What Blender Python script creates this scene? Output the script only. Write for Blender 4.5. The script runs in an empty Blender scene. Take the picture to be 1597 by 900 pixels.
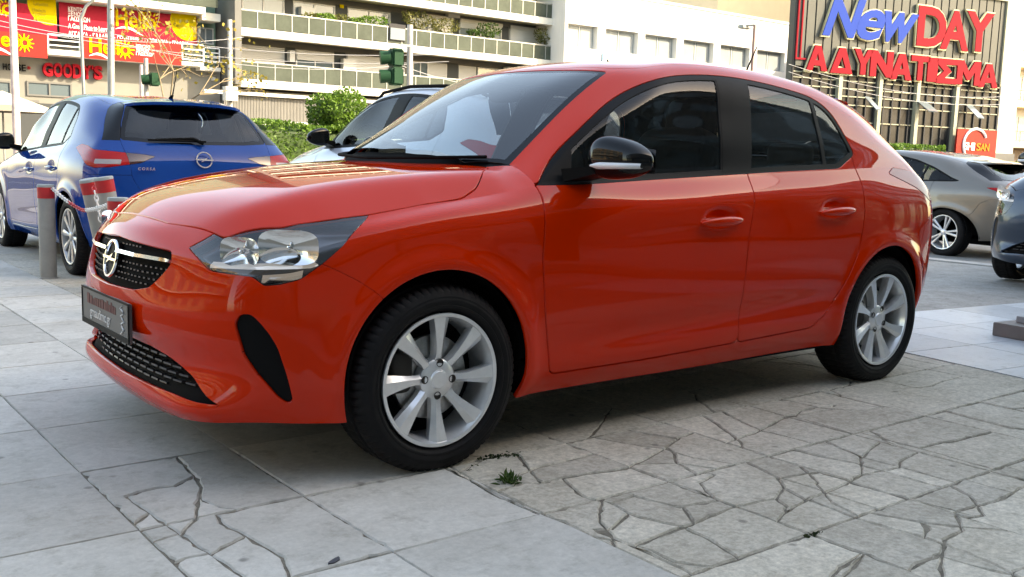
import bpy, bmesh, math, random
import numpy as np
from mathutils import Matrix, Vector
random.seed(7); np.random.seed(7)
sc = bpy.context.scene
COL = sc.collection
R = math.radians

# ------------------------------------------------------------------ camera
CAM = np.array((-0.9549, -3.4733, 1.0238)); YAW, PITCH, ROLL, FPX = 0.6654, -0.1324, 0.0294, 1546.8
def _basis():
    cy, sy = math.cos(YAW), math.sin(YAW)
    f = np.array([sy*math.cos(PITCH), cy*math.cos(PITCH), math.sin(PITCH)])
    r = np.array([cy, -sy, 0.0]); u = np.cross(r, f)
    return math.cos(ROLL)*r+math.sin(ROLL)*u, -math.sin(ROLL)*r+math.cos(ROLL)*u, f
CR, CU, CF = _basis()
cam = bpy.data.cameras.new('camera'); cam_o = bpy.data.objects.new('camera', cam); COL.objects.link(cam_o)
cam_o.matrix_world = Matrix(((CR[0], CU[0], -CF[0], CAM[0]), (CR[1], CU[1], -CF[1], CAM[1]), (CR[2], CU[2], -CF[2], CAM[2]), (0, 0, 0, 1)))
cam.sensor_width = 36; cam.lens = FPX/1597*36; cam.clip_start = 0.05; cam.clip_end = 2000
sc.camera = cam_o

# ------------------------------------------------------------------ light
SUN_AZ, SUN_EL = R(135), R(29)      # azimuth clockwise from +Y
world = bpy.data.worlds.new('World'); sc.world = world; world.use_nodes = True
nt = world.node_tree; bg = nt.nodes['Background']
sky = nt.nodes.new('ShaderNodeTexSky'); sky.sky_type = 'NISHITA'; sky.sun_disc = False
sky.sun_elevation = SUN_EL; sky.sun_rotation = SUN_AZ; sky.air_density = 1.0; sky.dust_density = 1.6; sky.ozone_density = 1.0
nt.links.new(sky.outputs[0], bg.inputs[0]); bg.inputs[1].default_value = 0.15
sun = bpy.data.lights.new('sun', 'SUN'); sun.energy = 2.0; sun.angle = R(0.5); sun.color = (1, .97, .93)
sun_o = bpy.data.objects.new('sun', sun); COL.objects.link(sun_o)
sd = Vector((math.sin(SUN_AZ)*math.cos(SUN_EL), math.cos(SUN_AZ)*math.cos(SUN_EL), math.sin(SUN_EL)))
sun_o.rotation_euler = sd.to_track_quat('Z', 'Y').to_euler(); sun_o.location = (20, -20, 40)
vs = sc.view_settings; vs.view_transform = 'Standard'; vs.look = 'None'; vs.exposure = 2.45; vs.gamma = 1; vs.use_curve_mapping = False
vs.use_white_balance = True; vs.white_balance_temperature = 8900; vs.white_balance_tint = 10
sc.cycles.max_bounces = 10; sc.cycles.transparent_max_bounces = 24; sc.cycles.glossy_bounces = 5
sc.cycles.use_denoising = True; sc.cycles.caustics_reflective = False; sc.cycles.caustics_refractive = False
sc.cycles.sample_clamp_indirect = 6

# ------------------------------------------------------------------ helpers
def ray(px, py): return CF + CR*(px-798.5)/FPX + CU*(450-py)/FPX
def onz(px, py, z=0.0):
    d = ray(px, py); return CAM + d*((z-CAM[2])/d[2])
def ony(px, py, y):
    d = ray(px, py); return CAM + d*((y-CAM[1])/d[1])
def ondepth(px, py, dep): return CAM + ray(px, py)*dep

def tag(o, label=None, cat=None, group=None, kind=None):
    if label: o['label'] = label
    if cat: o['category'] = cat
    if group: o['group'] = group
    if kind: o['kind'] = kind
    return o
def empty(name, loc=(0, 0, 0), rz=0.0, parent=None):
    o = bpy.data.objects.new(name, None); COL.objects.link(o); o.location = loc; o.rotation_euler = (0, 0, rz)
    o.empty_display_size = .2
    if parent: o.parent = parent
    return o
def mesh_np(name, V, F, N=None, smooth=True):
    """V (n,3), F list/array of faces (tri array or list of lists)"""
    me = bpy.data.meshes.new(name)
    V = np.asarray(V, np.float32)
    if isinstance(F, np.ndarray) and F.ndim == 2:
        k = F.shape[1]; nf = len(F)
        me.vertices.add(len(V)); me.vertices.foreach_set('co', V.ravel())
        me.loops.add(nf*k); me.loops.foreach_set('vertex_index', F.astype(np.int32).ravel())
        me.polygons.add(nf); me.polygons.foreach_set('loop_start', np.arange(0, nf*k, k, dtype=np.int32))
        me.update(calc_edges=True); me.validate()
    else:
        me.from_pydata(V.tolist(), [], [list(f) for f in F]); me.update()
    if smooth: me.shade_smooth()
    if N is not None and len(me.vertices) == len(N):
        me.normals_split_custom_set_from_vertices(np.asarray(N, np.float32).tolist())
    return me
def obj(name, me, m=None, parent=None, loc=None, rot=None):
    o = bpy.data.objects.new(name, me); COL.objects.link(o)
    if m is not None:
        if not me.materials: me.materials.append(m)
        elif me.materials[0] != m:
            o.material_slots[0].link = 'OBJECT'; o.material_slots[0].material = m
    if parent: o.parent = parent
    if loc is not None: o.location = loc
    if rot is not None: o.rotation_euler = rot
    return o
class MB:
    """collects boxes, tubes, prisms and sheets into one mesh"""
    def __init__(s): s.v = []; s.f = []
    def add(s, V, F):
        b = len(s.v); s.v += [tuple(map(float, p)) for p in V]; s.f += [[b+i for i in f] for f in F]; return s
    def box(s, x0, x1, y0, y1, z0, z1):
        V = [(x0, y0, z0), (x1, y0, z0), (x1, y1, z0), (x0, y1, z0), (x0, y0, z1), (x1, y0, z1), (x1, y1, z1), (x0, y1, z1)]
        return s.add(V, [(0, 3, 2, 1), (4, 5, 6, 7), (0, 1, 5, 4), (1, 2, 6, 5), (2, 3, 7, 6), (3, 0, 4, 7)])
    def tube(s, pts, rad, n=10, cap=True):
        pts = [np.array(p, float) for p in pts]; rs = rad if isinstance(rad, (list, tuple)) else [rad]*len(pts)
        rings = []; ref = None
        for i, p in enumerate(pts):
            t = (pts[min(i+1, len(pts)-1)]-pts[max(i-1, 0)]); t = t/(np.linalg.norm(t)+1e-9)
            if ref is None: ref = np.array([0, 0, 1.]) if abs(t[2]) < .9 else np.array([1., 0, 0])
            a = np.cross(ref, t); a /= np.linalg.norm(a)+1e-9; b = np.cross(t, a); ref = b if abs(b@ref) > .2 else ref
            rings.append([p+rs[i]*(math.cos(k*2*math.pi/n)*a+math.sin(k*2*math.pi/n)*b) for k in range(n)])
        V = [q for rg in rings for q in rg]; F = []
        for i in range(len(pts)-1):
            for k in range(n):
                F.append((i*n+k, i*n+(k+1) % n, (i+1)*n+(k+1) % n, (i+1)*n+k))
        if cap: F.append(tuple(range(n))[::-1]); F.append(tuple((len(pts)-1)*n+k for k in range(n)))
        return s.add(V, F)
    def prism(s, poly, z0, z1):
        n = len(poly); V = [(p[0], p[1], z0) for p in poly]+[(p[0], p[1], z1) for p in poly]
        F = [tuple(range(n))[::-1], tuple(range(n, 2*n))]+[(i, (i+1) % n, n+(i+1) % n, n+i) for i in range(n)]
        return s.add(V, F)
    def lathe(s, prof, n=48, axis='z', cap=False):
        V = []; F = []
        for r_, h in prof:
            for k in range(n):
                a = 2*math.pi*k/n; c, d = r_*math.cos(a), r_*math.sin(a)
                V.append((c, d, h) if axis == 'z' else (c, h, d))
        for i in range(len(prof)-1):
            for k in range(n):
                q = (i*n+k, i*n+(k+1) % n, (i+1)*n+(k+1) % n, (i+1)*n+k)
                F.append(q if axis == 'z' else q[::-1])
        if cap: F.append(tuple(range(n))[::-1]); F.append(tuple((len(prof)-1)*n+k for k in range(n)))
        return s.add(V, F)
    def mesh(s, name, smooth=False, bevel=0, angle=35):
        me = bpy.data.meshes.new(name); me.from_pydata(s.v, [], s.f); me.update()
        bm = bmesh.new(); bm.from_mesh(me); bmesh.ops.recalc_face_normals(bm, faces=bm.faces[:])
        if bevel: bmesh.ops.bevel(bm, geom=bm.edges[:], offset=bevel, segments=2, affect='EDGES', clamp_overlap=True)
        bm.to_mesh(me); bm.free()
        if smooth:
            me.shade_smooth(); me.set_sharp_from_angle(angle=R(angle))
        return me
    def build(s, name, m, parent=None, smooth=False, bevel=0, loc=None, rot=None, angle=35):
        return obj(name, s.mesh(name, smooth, bevel, angle), m, parent, loc, rot)

# ------------------------------------------------------------------ materials
def mat(name, col, rough=.6, metal=0.0, coat=0.0, var=0.0, vscale=3.0, bump=0.0, bscale=60.0, spec=.5, detail=4.0, col2=None, emit=0.0, rvar=0.0, coatr=.03):
    m = bpy.data.materials.new(name); m.use_nodes = True; t = m.node_tree; p = t.nodes['Principled BSDF']
    p.inputs['Base Color'].default_value = (*col, 1); p.inputs['Roughness'].default_value = rough
    p.inputs['Metallic'].default_value = metal; p.inputs['Coat Weight'].default_value = coat
    p.inputs['Coat Roughness'].default_value = coatr; p.inputs['Specular IOR Level'].default_value = spec
    if emit: p.inputs['Emission Color'].default_value = (*col, 1); p.inputs['Emission Strength'].default_value = emit
    tc = t.nodes.new('ShaderNodeTexCoord')
    if var or col2 or rvar:
        n = t.nodes.new('ShaderNodeTexNoise'); n.inputs['Scale'].default_value = vscale; n.inputs['Detail'].default_value = detail
        n.inputs['Roughness'].default_value = .65
        t.links.new(tc.outputs['Object'], n.inputs['Vector'])
        rp = t.nodes.new('ShaderNodeValToRGB'); rp.color_ramp.elements[0].position = .32; rp.color_ramp.elements[1].position = .68
        a = tuple(max(0, c*(1-var)) for c in col); b = tuple(c*(1+var) for c in col) if col2 is None else col2
        rp.color_ramp.elements[0].color = (*a, 1); rp.color_ramp.elements[1].color = (*b, 1)
        t.links.new(n.outputs[0], rp.inputs[0])
        if var or col2: t.links.new(rp.outputs[0], p.inputs['Base Color'])
        if rvar:
            mr = t.nodes.new('ShaderNodeMapRange'); mr.inputs[3].default_value = rough-rvar; mr.inputs[4].default_value = rough+rvar
            t.links.new(n.outputs[0], mr.inputs[0]); t.links.new(mr.outputs[0], p.inputs['Roughness'])
    if bump:
        n2 = t.nodes.new('ShaderNodeTexNoise'); n2.inputs['Scale'].default_value = bscale; n2.inputs['Detail'].default_value = 6
        t.links.new(tc.outputs['Object'], n2.inputs['Vector'])
        bp = t.nodes.new('ShaderNodeBump'); bp.inputs['Strength'].default_value = bump; bp.inputs['Distance'].default_value = .01
        t.links.new(n2.outputs[0], bp.inputs['Height']); t.links.new(bp.outputs[0], p.inputs['Normal'])
    return m
def glass(name, tint=(.8, .85, .85), ior=1.5, rough=0.0):
    m = bpy.data.materials.new(name); m.use_nodes = True; t = m.node_tree; t.nodes.clear()
    o = t.nodes.new('ShaderNodeOutputMaterial'); mx = t.nodes.new('ShaderNodeMixShader')
    tr = t.nodes.new('ShaderNodeBsdfTransparent'); tr.inputs[0].default_value = (*tint, 1)
    gl = t.nodes.new('ShaderNodeBsdfGlossy'); gl.inputs['Roughness'].default_value = rough; gl.inputs[0].default_value = (1, 1, 1, 1)
    fr = t.nodes.new('ShaderNodeFresnel'); fr.inputs[0].default_value = ior
    t.links.new(fr.outputs[0], mx.inputs[0]); t.links.new(tr.outputs[0], mx.inputs[1]); t.links.new(gl.outputs[0], mx.inputs[2]); t.links.new(mx.outputs[0], o.inputs[0])
    return m
def paint(name, col, metal=.25, rough=.38, coat=1.0, spec=.3):
    m = mat(name, col, rough, metal, coat, coatr=.025, spec=spec)
    t = m.node_tree; p = t.nodes['Principled BSDF']; tc = t.nodes.new('ShaderNodeTexCoord'); p.inputs['Coat IOR'].default_value = 1.38
    n = t.nodes.new('ShaderNodeTexNoise'); n.inputs['Scale'].default_value = 2.2; n.inputs['Detail'].default_value = 8; n.inputs['Roughness'].default_value = .7
    t.links.new(tc.outputs['Object'], n.inputs['Vector'])
    mr = t.nodes.new('ShaderNodeMapRange'); mr.inputs[1].default_value = .35; mr.inputs[2].default_value = .75; mr.inputs[3].default_value = .004; mr.inputs[4].default_value = .018
    t.links.new(n.outputs[0], mr.inputs[0]); t.links.new(mr.outputs[0], p.inputs['Coat Roughness'])
    return m
M = {}
M['orange'] = paint('orange_red_paint', (.72, .026, .002), .0, .5, spec=.0)
M['blue'] = paint('blue_paint', (.001, .052, .27), .0, .5, spec=.0)
M['silver'] = paint('silver_paint', (.66, .69, .74), .15, .32)
M['taupe'] = paint('grey_beige_paint', (.20, .18, .155), .5, .34)
M['navy'] = paint('dark_blue_grey_paint', (.035, .055, .085), .45, .34)
M['gloss_black'] = mat('gloss_black', (.005, .005, .006), .35, coat=.7, spec=.0)
M['satin_black'] = mat('satin_black_plastic', (.006, .006, .0065), .5, bump=.03, bscale=400, spec=.10)
M['black'] = mat('matt_black', (.006, .006, .006), .85, spec=.1)
M['trim_grey'] = mat('dark_grey_plastic', (.03, .03, .033), .5)
M['rubber'] = mat('tyre_rubber', (.0085, .008, .0085), .7, var=.3, vscale=14, bump=.06, bscale=120, spec=.22)
M['alloy'] = mat('silver_alloy', (.84, .85, .86), .24, .5, coat=.5, var=.05, vscale=40)
M['hubcap'] = mat('hubcap_silver', (.55, .56, .57), .35, .6, coat=.2)
M['chrome'] = mat('chrome', (.85, .86, .88), .06, 1.0)
M['steel'] = mat('brake_steel', (.50, .49, .47), .35, .8, var=.3, vscale=30)
M['dark_steel'] = mat('dark_cast_iron', (.05, .045, .04), .6, .6)
M['glass_screen'] = glass('windscreen_glass', (.76, .87, .90), 2.0)
M['glass_side'] = glass('tinted_side_glass', (.56, .60, .60), 1.33)
M['glass_rear'] = glass('privacy_rear_glass', (.60, .65, .66), 1.55)
M['lens'] = glass('clear_lens', (.96, .97, .98), 1.75)
M['red_lens'] = mat('red_lamp_lens', (.42, .008, .008), .25, coat=.4, spec=.1)
M['smoke_lens'] = mat('smoked_lamp_lens', (.05, .012, .012), .1, coat=1)
M['clear_lamp'] = mat('white_lamp_lens', (.34, .31, .30), .2, coat=.7)
M['white_lamp'] = mat('white_light_strip', (.80, .82, .84), .25, coat=.6)
M['reflector'] = mat('lamp_reflector', (.90, .89, .87), .10, 1.0)
M['cabin'] = mat('dark_cabin_fabric', (.022, .022, .024), .85, var=.2, vscale=20)
M['cabin_light'] = mat('grey_cabin_lining', (.20, .20, .20), .9)
M['paper'] = mat('white_paper', (.78, .78, .76), .8)
HC=np.array([(-.2,.56),(.05,.73),(.13,.785),(.2,.829),(.35,.886),(.6,.938),(.85,.970),(1.05,.989),(1.2,1.0),(1.4,1.01)])
HW=np.array([(-.2,.3),(.13,.42),(.3,.53),(.59,.575),(.85,.62),(1.05,.665),(1.4,.7)])
HK=np.array([(-.2,.1),(.13,.16),(.22,.26),(.33,.42),(.43,.50),(.59,.52),(.82,.56),(1.04,.74),(1.4,.8)])
def cspline(t,P,tq):
    # natural cubic spline, P (n,...) at knots t
    t=np.asarray(t,float); P=np.asarray(P,float); n=len(t); h=np.diff(t)
    sh=P.shape; Y=P.reshape(n,-1)
    A=np.zeros((n,n)); B=np.zeros_like(Y); A[0,0]=A[-1,-1]=1
    for i in range(1,n-1):
        A[i,i-1]=h[i-1]; A[i,i]=2*(h[i-1]+h[i]); A[i,i+1]=h[i]
        B[i]=6*((Y[i+1]-Y[i])/h[i]-(Y[i]-Y[i-1])/h[i-1])
    M=np.linalg.solve(A,B)
    k=np.clip(np.searchsorted(t,tq,side='right')-1,0,n-2)
    a=(t[k+1]-tq)[:,None]; b=(tq-t[k])[:,None]; hh=h[k][:,None]
    R=M[k]*a**3/(6*hh)+M[k+1]*b**3/(6*hh)+(Y[k]/hh-M[k]*hh/6)*a+(Y[k+1]/hh-M[k+1]*hh/6)*b
    return R.reshape((len(tq),)+sh[1:])
def hood(x,w):
    x=np.asarray(x,float); w=np.abs(np.asarray(w,float)); sh=x.shape
    x=x.ravel(); w=w.ravel()
    xe=x-.09*(w/.585)**2*np.exp(-np.maximum(x-.15,0)/.18)
    z=cspline(HC[:,0],HC[:,1],xe)-.018*(w/.6)**2
    k=np.interp(x,HK[:,0],HK[:,1]); wc=cspline(HW[:,0],HW[:,1],x); s=.022
    z=z-k*s*(np.logaddexp(0,(w-wc)/s)-np.logaddexp(0,-wc/s))
    return z.reshape(sh)
def H(x,w): return (x,w,float(hood(x,w)))
BODY=[ # s0..s18 ; 9 levels
 [(.09,0,.168),(.058,0,.218),(.075,0,.33),(.022,0,.44),(.016,0,.535),(.035,0,.66),(.06,0,.725),(.085,0,.757),H(.13,0)],
 [(.092,.22,.17),(.059,.22,.218),(.080,.22,.33),(.034,.22,.44),(.03,.22,.535),(.05,.22,.655),(.075,.22,.72),(.1,.22,.753),H(.14,.22)],
 [(.104,.43,.178),(.070,.43,.222),(.102,.42,.33),(.072,.42,.44),(.066,.42,.535),(.09,.42,.64),(.112,.42,.702),(.138,.42,.735),H(.172,.42)],
 [(.155,.61,.193),(.122,.615,.232),(.152,.60,.33),(.134,.60,.44),(.13,.60,.535),(.15,.60,.632),(.175,.60,.69),(.196,.595,.725),H(.22,.585)],
 [(.255,.70,.2),(.232,.715,.24),(.222,.715,.33),(.21,.715,.44),(.205,.712,.535),(.224,.71,.63),(.252,.705,.69),(.285,.69,.735),H(.325,.668)],
 [(.37,.775,.198),(.355,.79,.25),(.345,.80,.34),(.335,.797,.44),(.33,.79,.535),(.345,.78,.63),(.37,.768,.70),(.40,.748,.752),H(.43,.712)],
 [(.56,.832,.2),(.55,.843,.25),(.545,.849,.35),(.545,.85,.46),(.55,.847,.56),(.56,.84,.65),(.57,.828,.73),(.58,.805,.785),H(.59,.75)],
 [(.82,.84,.2),(.82,.851,.25),(.82,.858,.36),(.82,.862,.48),(.82,.864,.58),(.82,.863,.67),(.82,.857,.76),(.82,.833,.825),H(.82,.757)],
 [(1.04,.835,.195),(1.04,.855,.25),(1.04,.864,.36),(1.04,.868,.49),(1.04,.869,.60),(1.04,.868,.70),(1.04,.864,.79),(1.04,.838,.852),H(1.04,.757)],
 [(1.25,.815,.192),(1.25,.849,.25),(1.25,.864,.36),(1.25,.8715,.50),(1.25,.8735,.61),(1.25,.873,.71),(1.25,.867,.80),(1.25,.845,.868),(1.25,.785,.925)],
 [(1.75,.80,.19),(1.75,.845,.25),(1.75,.863,.36),(1.75,.8725,.50),(1.75,.8755,.61),(1.75,.8755,.71),(1.75,.871,.80),(1.75,.851,.88),(1.75,.798,.948)],
 [(2.3,.80,.192),(2.3,.845,.252),(2.3,.864,.36),(2.3,.8745,.50),(2.3,.8785,.61),(2.3,.879,.71),(2.3,.875,.805),(2.3,.855,.895),(2.3,.806,.975)],
 [(2.85,.81,.2),(2.85,.848,.26),(2.85,.867,.37),(2.85,.8775,.50),(2.85,.8815,.61),(2.85,.882,.71),(2.85,.877,.81),(2.85,.856,.91),(2.85,.804,1.0)],
 [(3.36,.82,.21),(3.36,.85,.27),(3.36,.872,.38),(3.36,.882,.50),(3.36,.884,.60),(3.36,.882,.70),(3.36,.878,.80),(3.35,.855,.91),(3.34,.796,1.022)],
 [(3.642,.80,.24),(3.651,.82,.30),(3.660,.845,.40),(3.668,.855,.5),(3.668,.86,.6),(3.664,.858,.70),(3.651,.855,.80),(3.624,.832,.92),(3.660,.752,1.033)],
 [(3.836,.71,.26),(3.866,.73,.31),(3.891,.75,.40),(3.901,.76,.5),(3.901,.768,.6),(3.891,.778,.70),(3.871,.785,.80),(3.831,.77,.92),(3.766,.695,1.03)],
 [(3.926,.56,.27),(3.956,.575,.32),(3.978,.585,.40),(3.988,.59,.5),(3.986,.6,.6),(3.971,.61,.70),(3.951,.625,.80),(3.911,.625,.92),(3.838,.575,1.02)],
 [(3.966,.31,.27),(3.996,.315,.32),(4.013,.32,.40),(4.021,.325,.5),(4.016,.33,.6),(3.996,.335,.70),(3.971,.34,.80),(3.936,.34,.92),(3.874,.33,1.014)],
 [(3.976,0,.27),(4.006,0,.32),(4.021,0,.40),(4.028,0,.5),(4.023,0,.6),(4.003,0,.70),(3.976,0,.80),(3.946,0,.92),(3.886,0,1.01)],
]
T1=[H(.20,0),H(.21,.22),H(.243,.41),H(.285,.55),H(.37,.625),H(.46,.66),H(.60,.688),H(.86,.67),H(1.15,.565),(1.27,.625,.99)]
T2=[H(.28,0),H(.29,.2),H(.32,.38),H(.355,.49),H(.42,.56),H(.50,.6),H(.62,.62),H(.90,.60),H(1.22,.48),(1.29,.47,1.03)]
G0=[
 [(.97,0,.968),(1.20,0,1.108),(1.42,0,1.238),(1.64,0,1.350),(1.745,0,1.392),(1.92,0,1.437),(2.15,0,1.457)],
 [(1.03,.33,.976),(1.245,.32,1.103),(1.455,.31,1.232),(1.665,.30,1.344),(1.765,.295,1.387),(1.94,.21,1.436),(2.17,0,1.4575)],
 [(1.27,.625,.99),(1.41,.605,1.10),(1.575,.58,1.222),(1.755,.55,1.332),(1.835,.525,1.374),(2.0,.32,1.433),(2.2,0,1.458)],
 [(1.25,.785,.925),(1.42,.735,1.055),(1.61,.695,1.185),(1.83,.645,1.302),(1.93,.59,1.370),(2.08,.335,1.438),(2.25,0,1.459)],
]
GS=[ # s10.. s18 , G1..G6
 [(1.84,.757,1.075),(1.94,.712,1.205),(2.06,.655,1.335),(2.12,.592,1.401),(2.22,.335,1.447),(2.32,0,1.461)],
 [(2.33,.765,1.09),(2.38,.716,1.22),(2.43,.658,1.35),(2.45,.595,1.415),(2.48,.335,1.449),(2.5,0,1.461)],
 [(2.85,.764,1.105),(2.86,.715,1.22),(2.88,.655,1.337),(2.88,.592,1.399),(2.85,.335,1.436),(2.8,0,1.450)],
 [(3.28,.757,1.118),(3.24,.712,1.21),(3.20,.655,1.304),(3.17,.592,1.362),(3.15,.335,1.408),(3.12,0,1.428)],
 [(3.565,.718,1.112),(3.468,.676,1.197),(3.385,.622,1.283),(3.335,.565,1.335),(3.31,.335,1.392),(3.30,0,1.413)],
 [(3.700,.648,1.112),(3.605,.612,1.198),(3.515,.572,1.276),(3.455,.53,1.324),(3.44,.325,1.378),(3.42,0,1.398)],
 [(3.757,.56,1.105),(3.682,.545,1.195),(3.606,.52,1.274),(3.562,.485,1.318),(3.527,.30,1.365),(3.500,0,1.385)],
 [(3.791,.325,1.105),(3.708,.32,1.195),(3.633,.31,1.278),(3.589,.295,1.325),(3.553,.2,1.36),(3.518,0,1.38)],
 [(3.801,0,1.105),(3.717,0,1.195),(3.642,0,1.28),(3.598,0,1.33),(3.562,0,1.36),(3.527,0,1.378)],
]
NB=len(BODY)
def chord(P): # P (n,m,3) average chord along axis0
    d=np.linalg.norm(np.diff(P,axis=0),axis=-1)
    d=d.reshape(d.shape[0],-1).mean(1); d=np.maximum(d,1e-3)
    return np.concatenate([[0],np.cumsum(d)])
def vsample(col,k):
    """spline one column through its levels; k[i] samples per interval"""
    col=np.asarray(col,float); t=chord(col[:,None,:]); tq=[]
    for i in range(len(t)-1): tq+=list(t[i]+(t[i+1]-t[i])*np.arange(k[i])/k[i])
    tq.append(t[-1]); return cspline(t,col,np.array(tq))
def usample(C,n,m0,m1):
    """C (stations,rows,3) -> dense ; ghosts mirrored when m0/m1 (centre line ends)"""
    S=C.shape[0]; E=C; off=0
    mir=np.array([1,-1,1.])
    if m0: E=np.concatenate([C[2:0:-1]*mir,E]); off=2
    if m1: E=np.concatenate([E,C[-2:-4:-1]*mir])
    t=chord(E); tq=[]
    for i in range(S-1): tq+=list(t[off+i]+(t[off+i+1]-t[off+i])*np.arange(n[i])/n[i])
    tq.append(t[off+S-1]); return cspline(t,E,np.array(tq))
def grid_normals(G):
    du=np.gradient(G,axis=0); dv=np.gradient(G,axis=1)
    N=np.cross(du,dv); N/=np.linalg.norm(N,axis=-1,keepdims=True)+1e-12
    return N
def build_surface(q=1.0):
    kb=[max(2,int(round(c*q))) for c in (4,7,8,8,8,7,6,7)]   # body rows
    kt=[max(2,int(round(4*q))),2]
    kg=[max(2,int(round(c*q))) for c in (9,9,9,6,10,10)]
    rb=sum(kb)
    cols=[]; 
    for i in range(NB):
        if i<=9: c=vsample(BODY[i]+[T1[i],T2[i]],kb+kt)
        else: c=vsample(BODY[i]+GS[i-10],kb+kg)
        cols.append(c)
    lower=np.stack([c[:rb+1] for c in cols])
    top=np.stack([c[rb:] for c in cols[:10]])
    g=[vsample(c,kg) for c in G0]+[c[rb:] for c in cols[10:]]
    g=np.stack(g)
    nb=[max(2,int(round(c*q))) for c in (16,14,13,11,12,16,20,18,16,34,36,36,36,22,18,16,16,18)]
    gb=[max(2,int(round(c*q))) for c in (16,18,10)]+nb[9:]
    P1=usample(lower,nb,True,True)
    PT=usample(top,nb[:9],True,False)
    PG=usample(g,gb,True,True)
    # weld rows
    PT+= (P1[:PT.shape[0],-1]-PT[:,0])[:,None]*np.linspace(1,0,PT.shape[1])[None,:,None]
    o=sum(gb[:3]); o1=sum(nb[:9])
    d=P1[o1:,-1]-PG[o:,0]
    r=np.clip(1-np.arange(PG.shape[1])/ (kg[0]+kg[1]),0,1)
    PG[o:]+=d[:,None]*r[None,:,None]
    for P in (P1,PT,PG): P[...,1]=np.maximum(P[...,1],0)
    PG[:,-1,1]=0; PG[0,:,1]=0; PG[-1,:,1]=0; P1[0,:,1]=P1[-1,:,1]=0; PT[0,:,1]=0
    meta=dict(nb=nb,gb=gb,kb=kb,kg=kg)
    return P1,PT,PG,meta
def flare(P):
    """wheel arch lips"""
    for cx,cz in ((.815,.313),(3.358,.313)):
        r=np.hypot(P[...,0]-cx,P[...,2]-cz)
        P[...,1]+=.016*np.exp(-((r-.362)/.045)**2)*(P[...,1]>.5)*(P[...,2]<.78)
    return P

# ------------------------------------------------------------------ surface cutting
def poly_sdf(P, poly):
    poly = np.asarray(poly, float); a = poly; b = np.roll(poly, -1, 0)
    out = np.empty(len(P))
    for s in range(0, len(P), 20000):
        p = P[s:s+20000]; d2 = np.full(len(p), 1e9); ins = np.zeros(len(p), bool)
        for i in range(len(a)):
            e = b[i]-a[i]; w = p-a[i]; t = np.clip((w@e)/(e@e+1e-18), 0, 1)
            dx = w[:, 0]-e[0]*t; dy = w[:, 1]-e[1]*t; d2 = np.minimum(d2, dx*dx+dy*dy)
            c = (a[i, 1] > p[:, 1]) != (b[i, 1] > p[:, 1])
            xi = a[i, 0]+(p[:, 1]-a[i, 1])*e[0]/(e[1] if abs(e[1]) > 1e-12 else 1e-12)
            ins ^= c & (p[:, 0] < xi)
        out[s:s+20000] = np.where(ins, -1, 1)*np.sqrt(d2)
    return out
def round_poly(pts, r, n=5):
    pts = [np.array(p, float) for p in pts]; out = []; N = len(pts)
    for i in range(N):
        p = pts[i]; a = pts[i-1]; b = pts[(i+1) % N]; la = np.linalg.norm(a-p); lb = np.linalg.norm(b-p)
        ri = r[i] if isinstance(r, (list, tuple)) else r
        q0 = p+(a-p)/la*min(ri, .45*la); q1 = p+(b-p)/lb*min(ri, .45*lb)
        for k in range(n+1):
            t = k/n; out.append((1-t)**2*q0+2*t*(1-t)*p+t*t*q1)
    return np.array(out)
def mir0(pts):   # (w,z) outline of the half w>=0 mirrored to a closed symmetric outline
    pts = [tuple(p) for p in pts]; return pts+[(-w, z) for w, z in reversed(pts) if w > 1e-6]
def mirx(pts):   # (x,w) outline
    pts = [tuple(p) for p in pts]; return pts+[(x, -w) for x, w in reversed(pts) if w > 1e-6]
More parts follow.
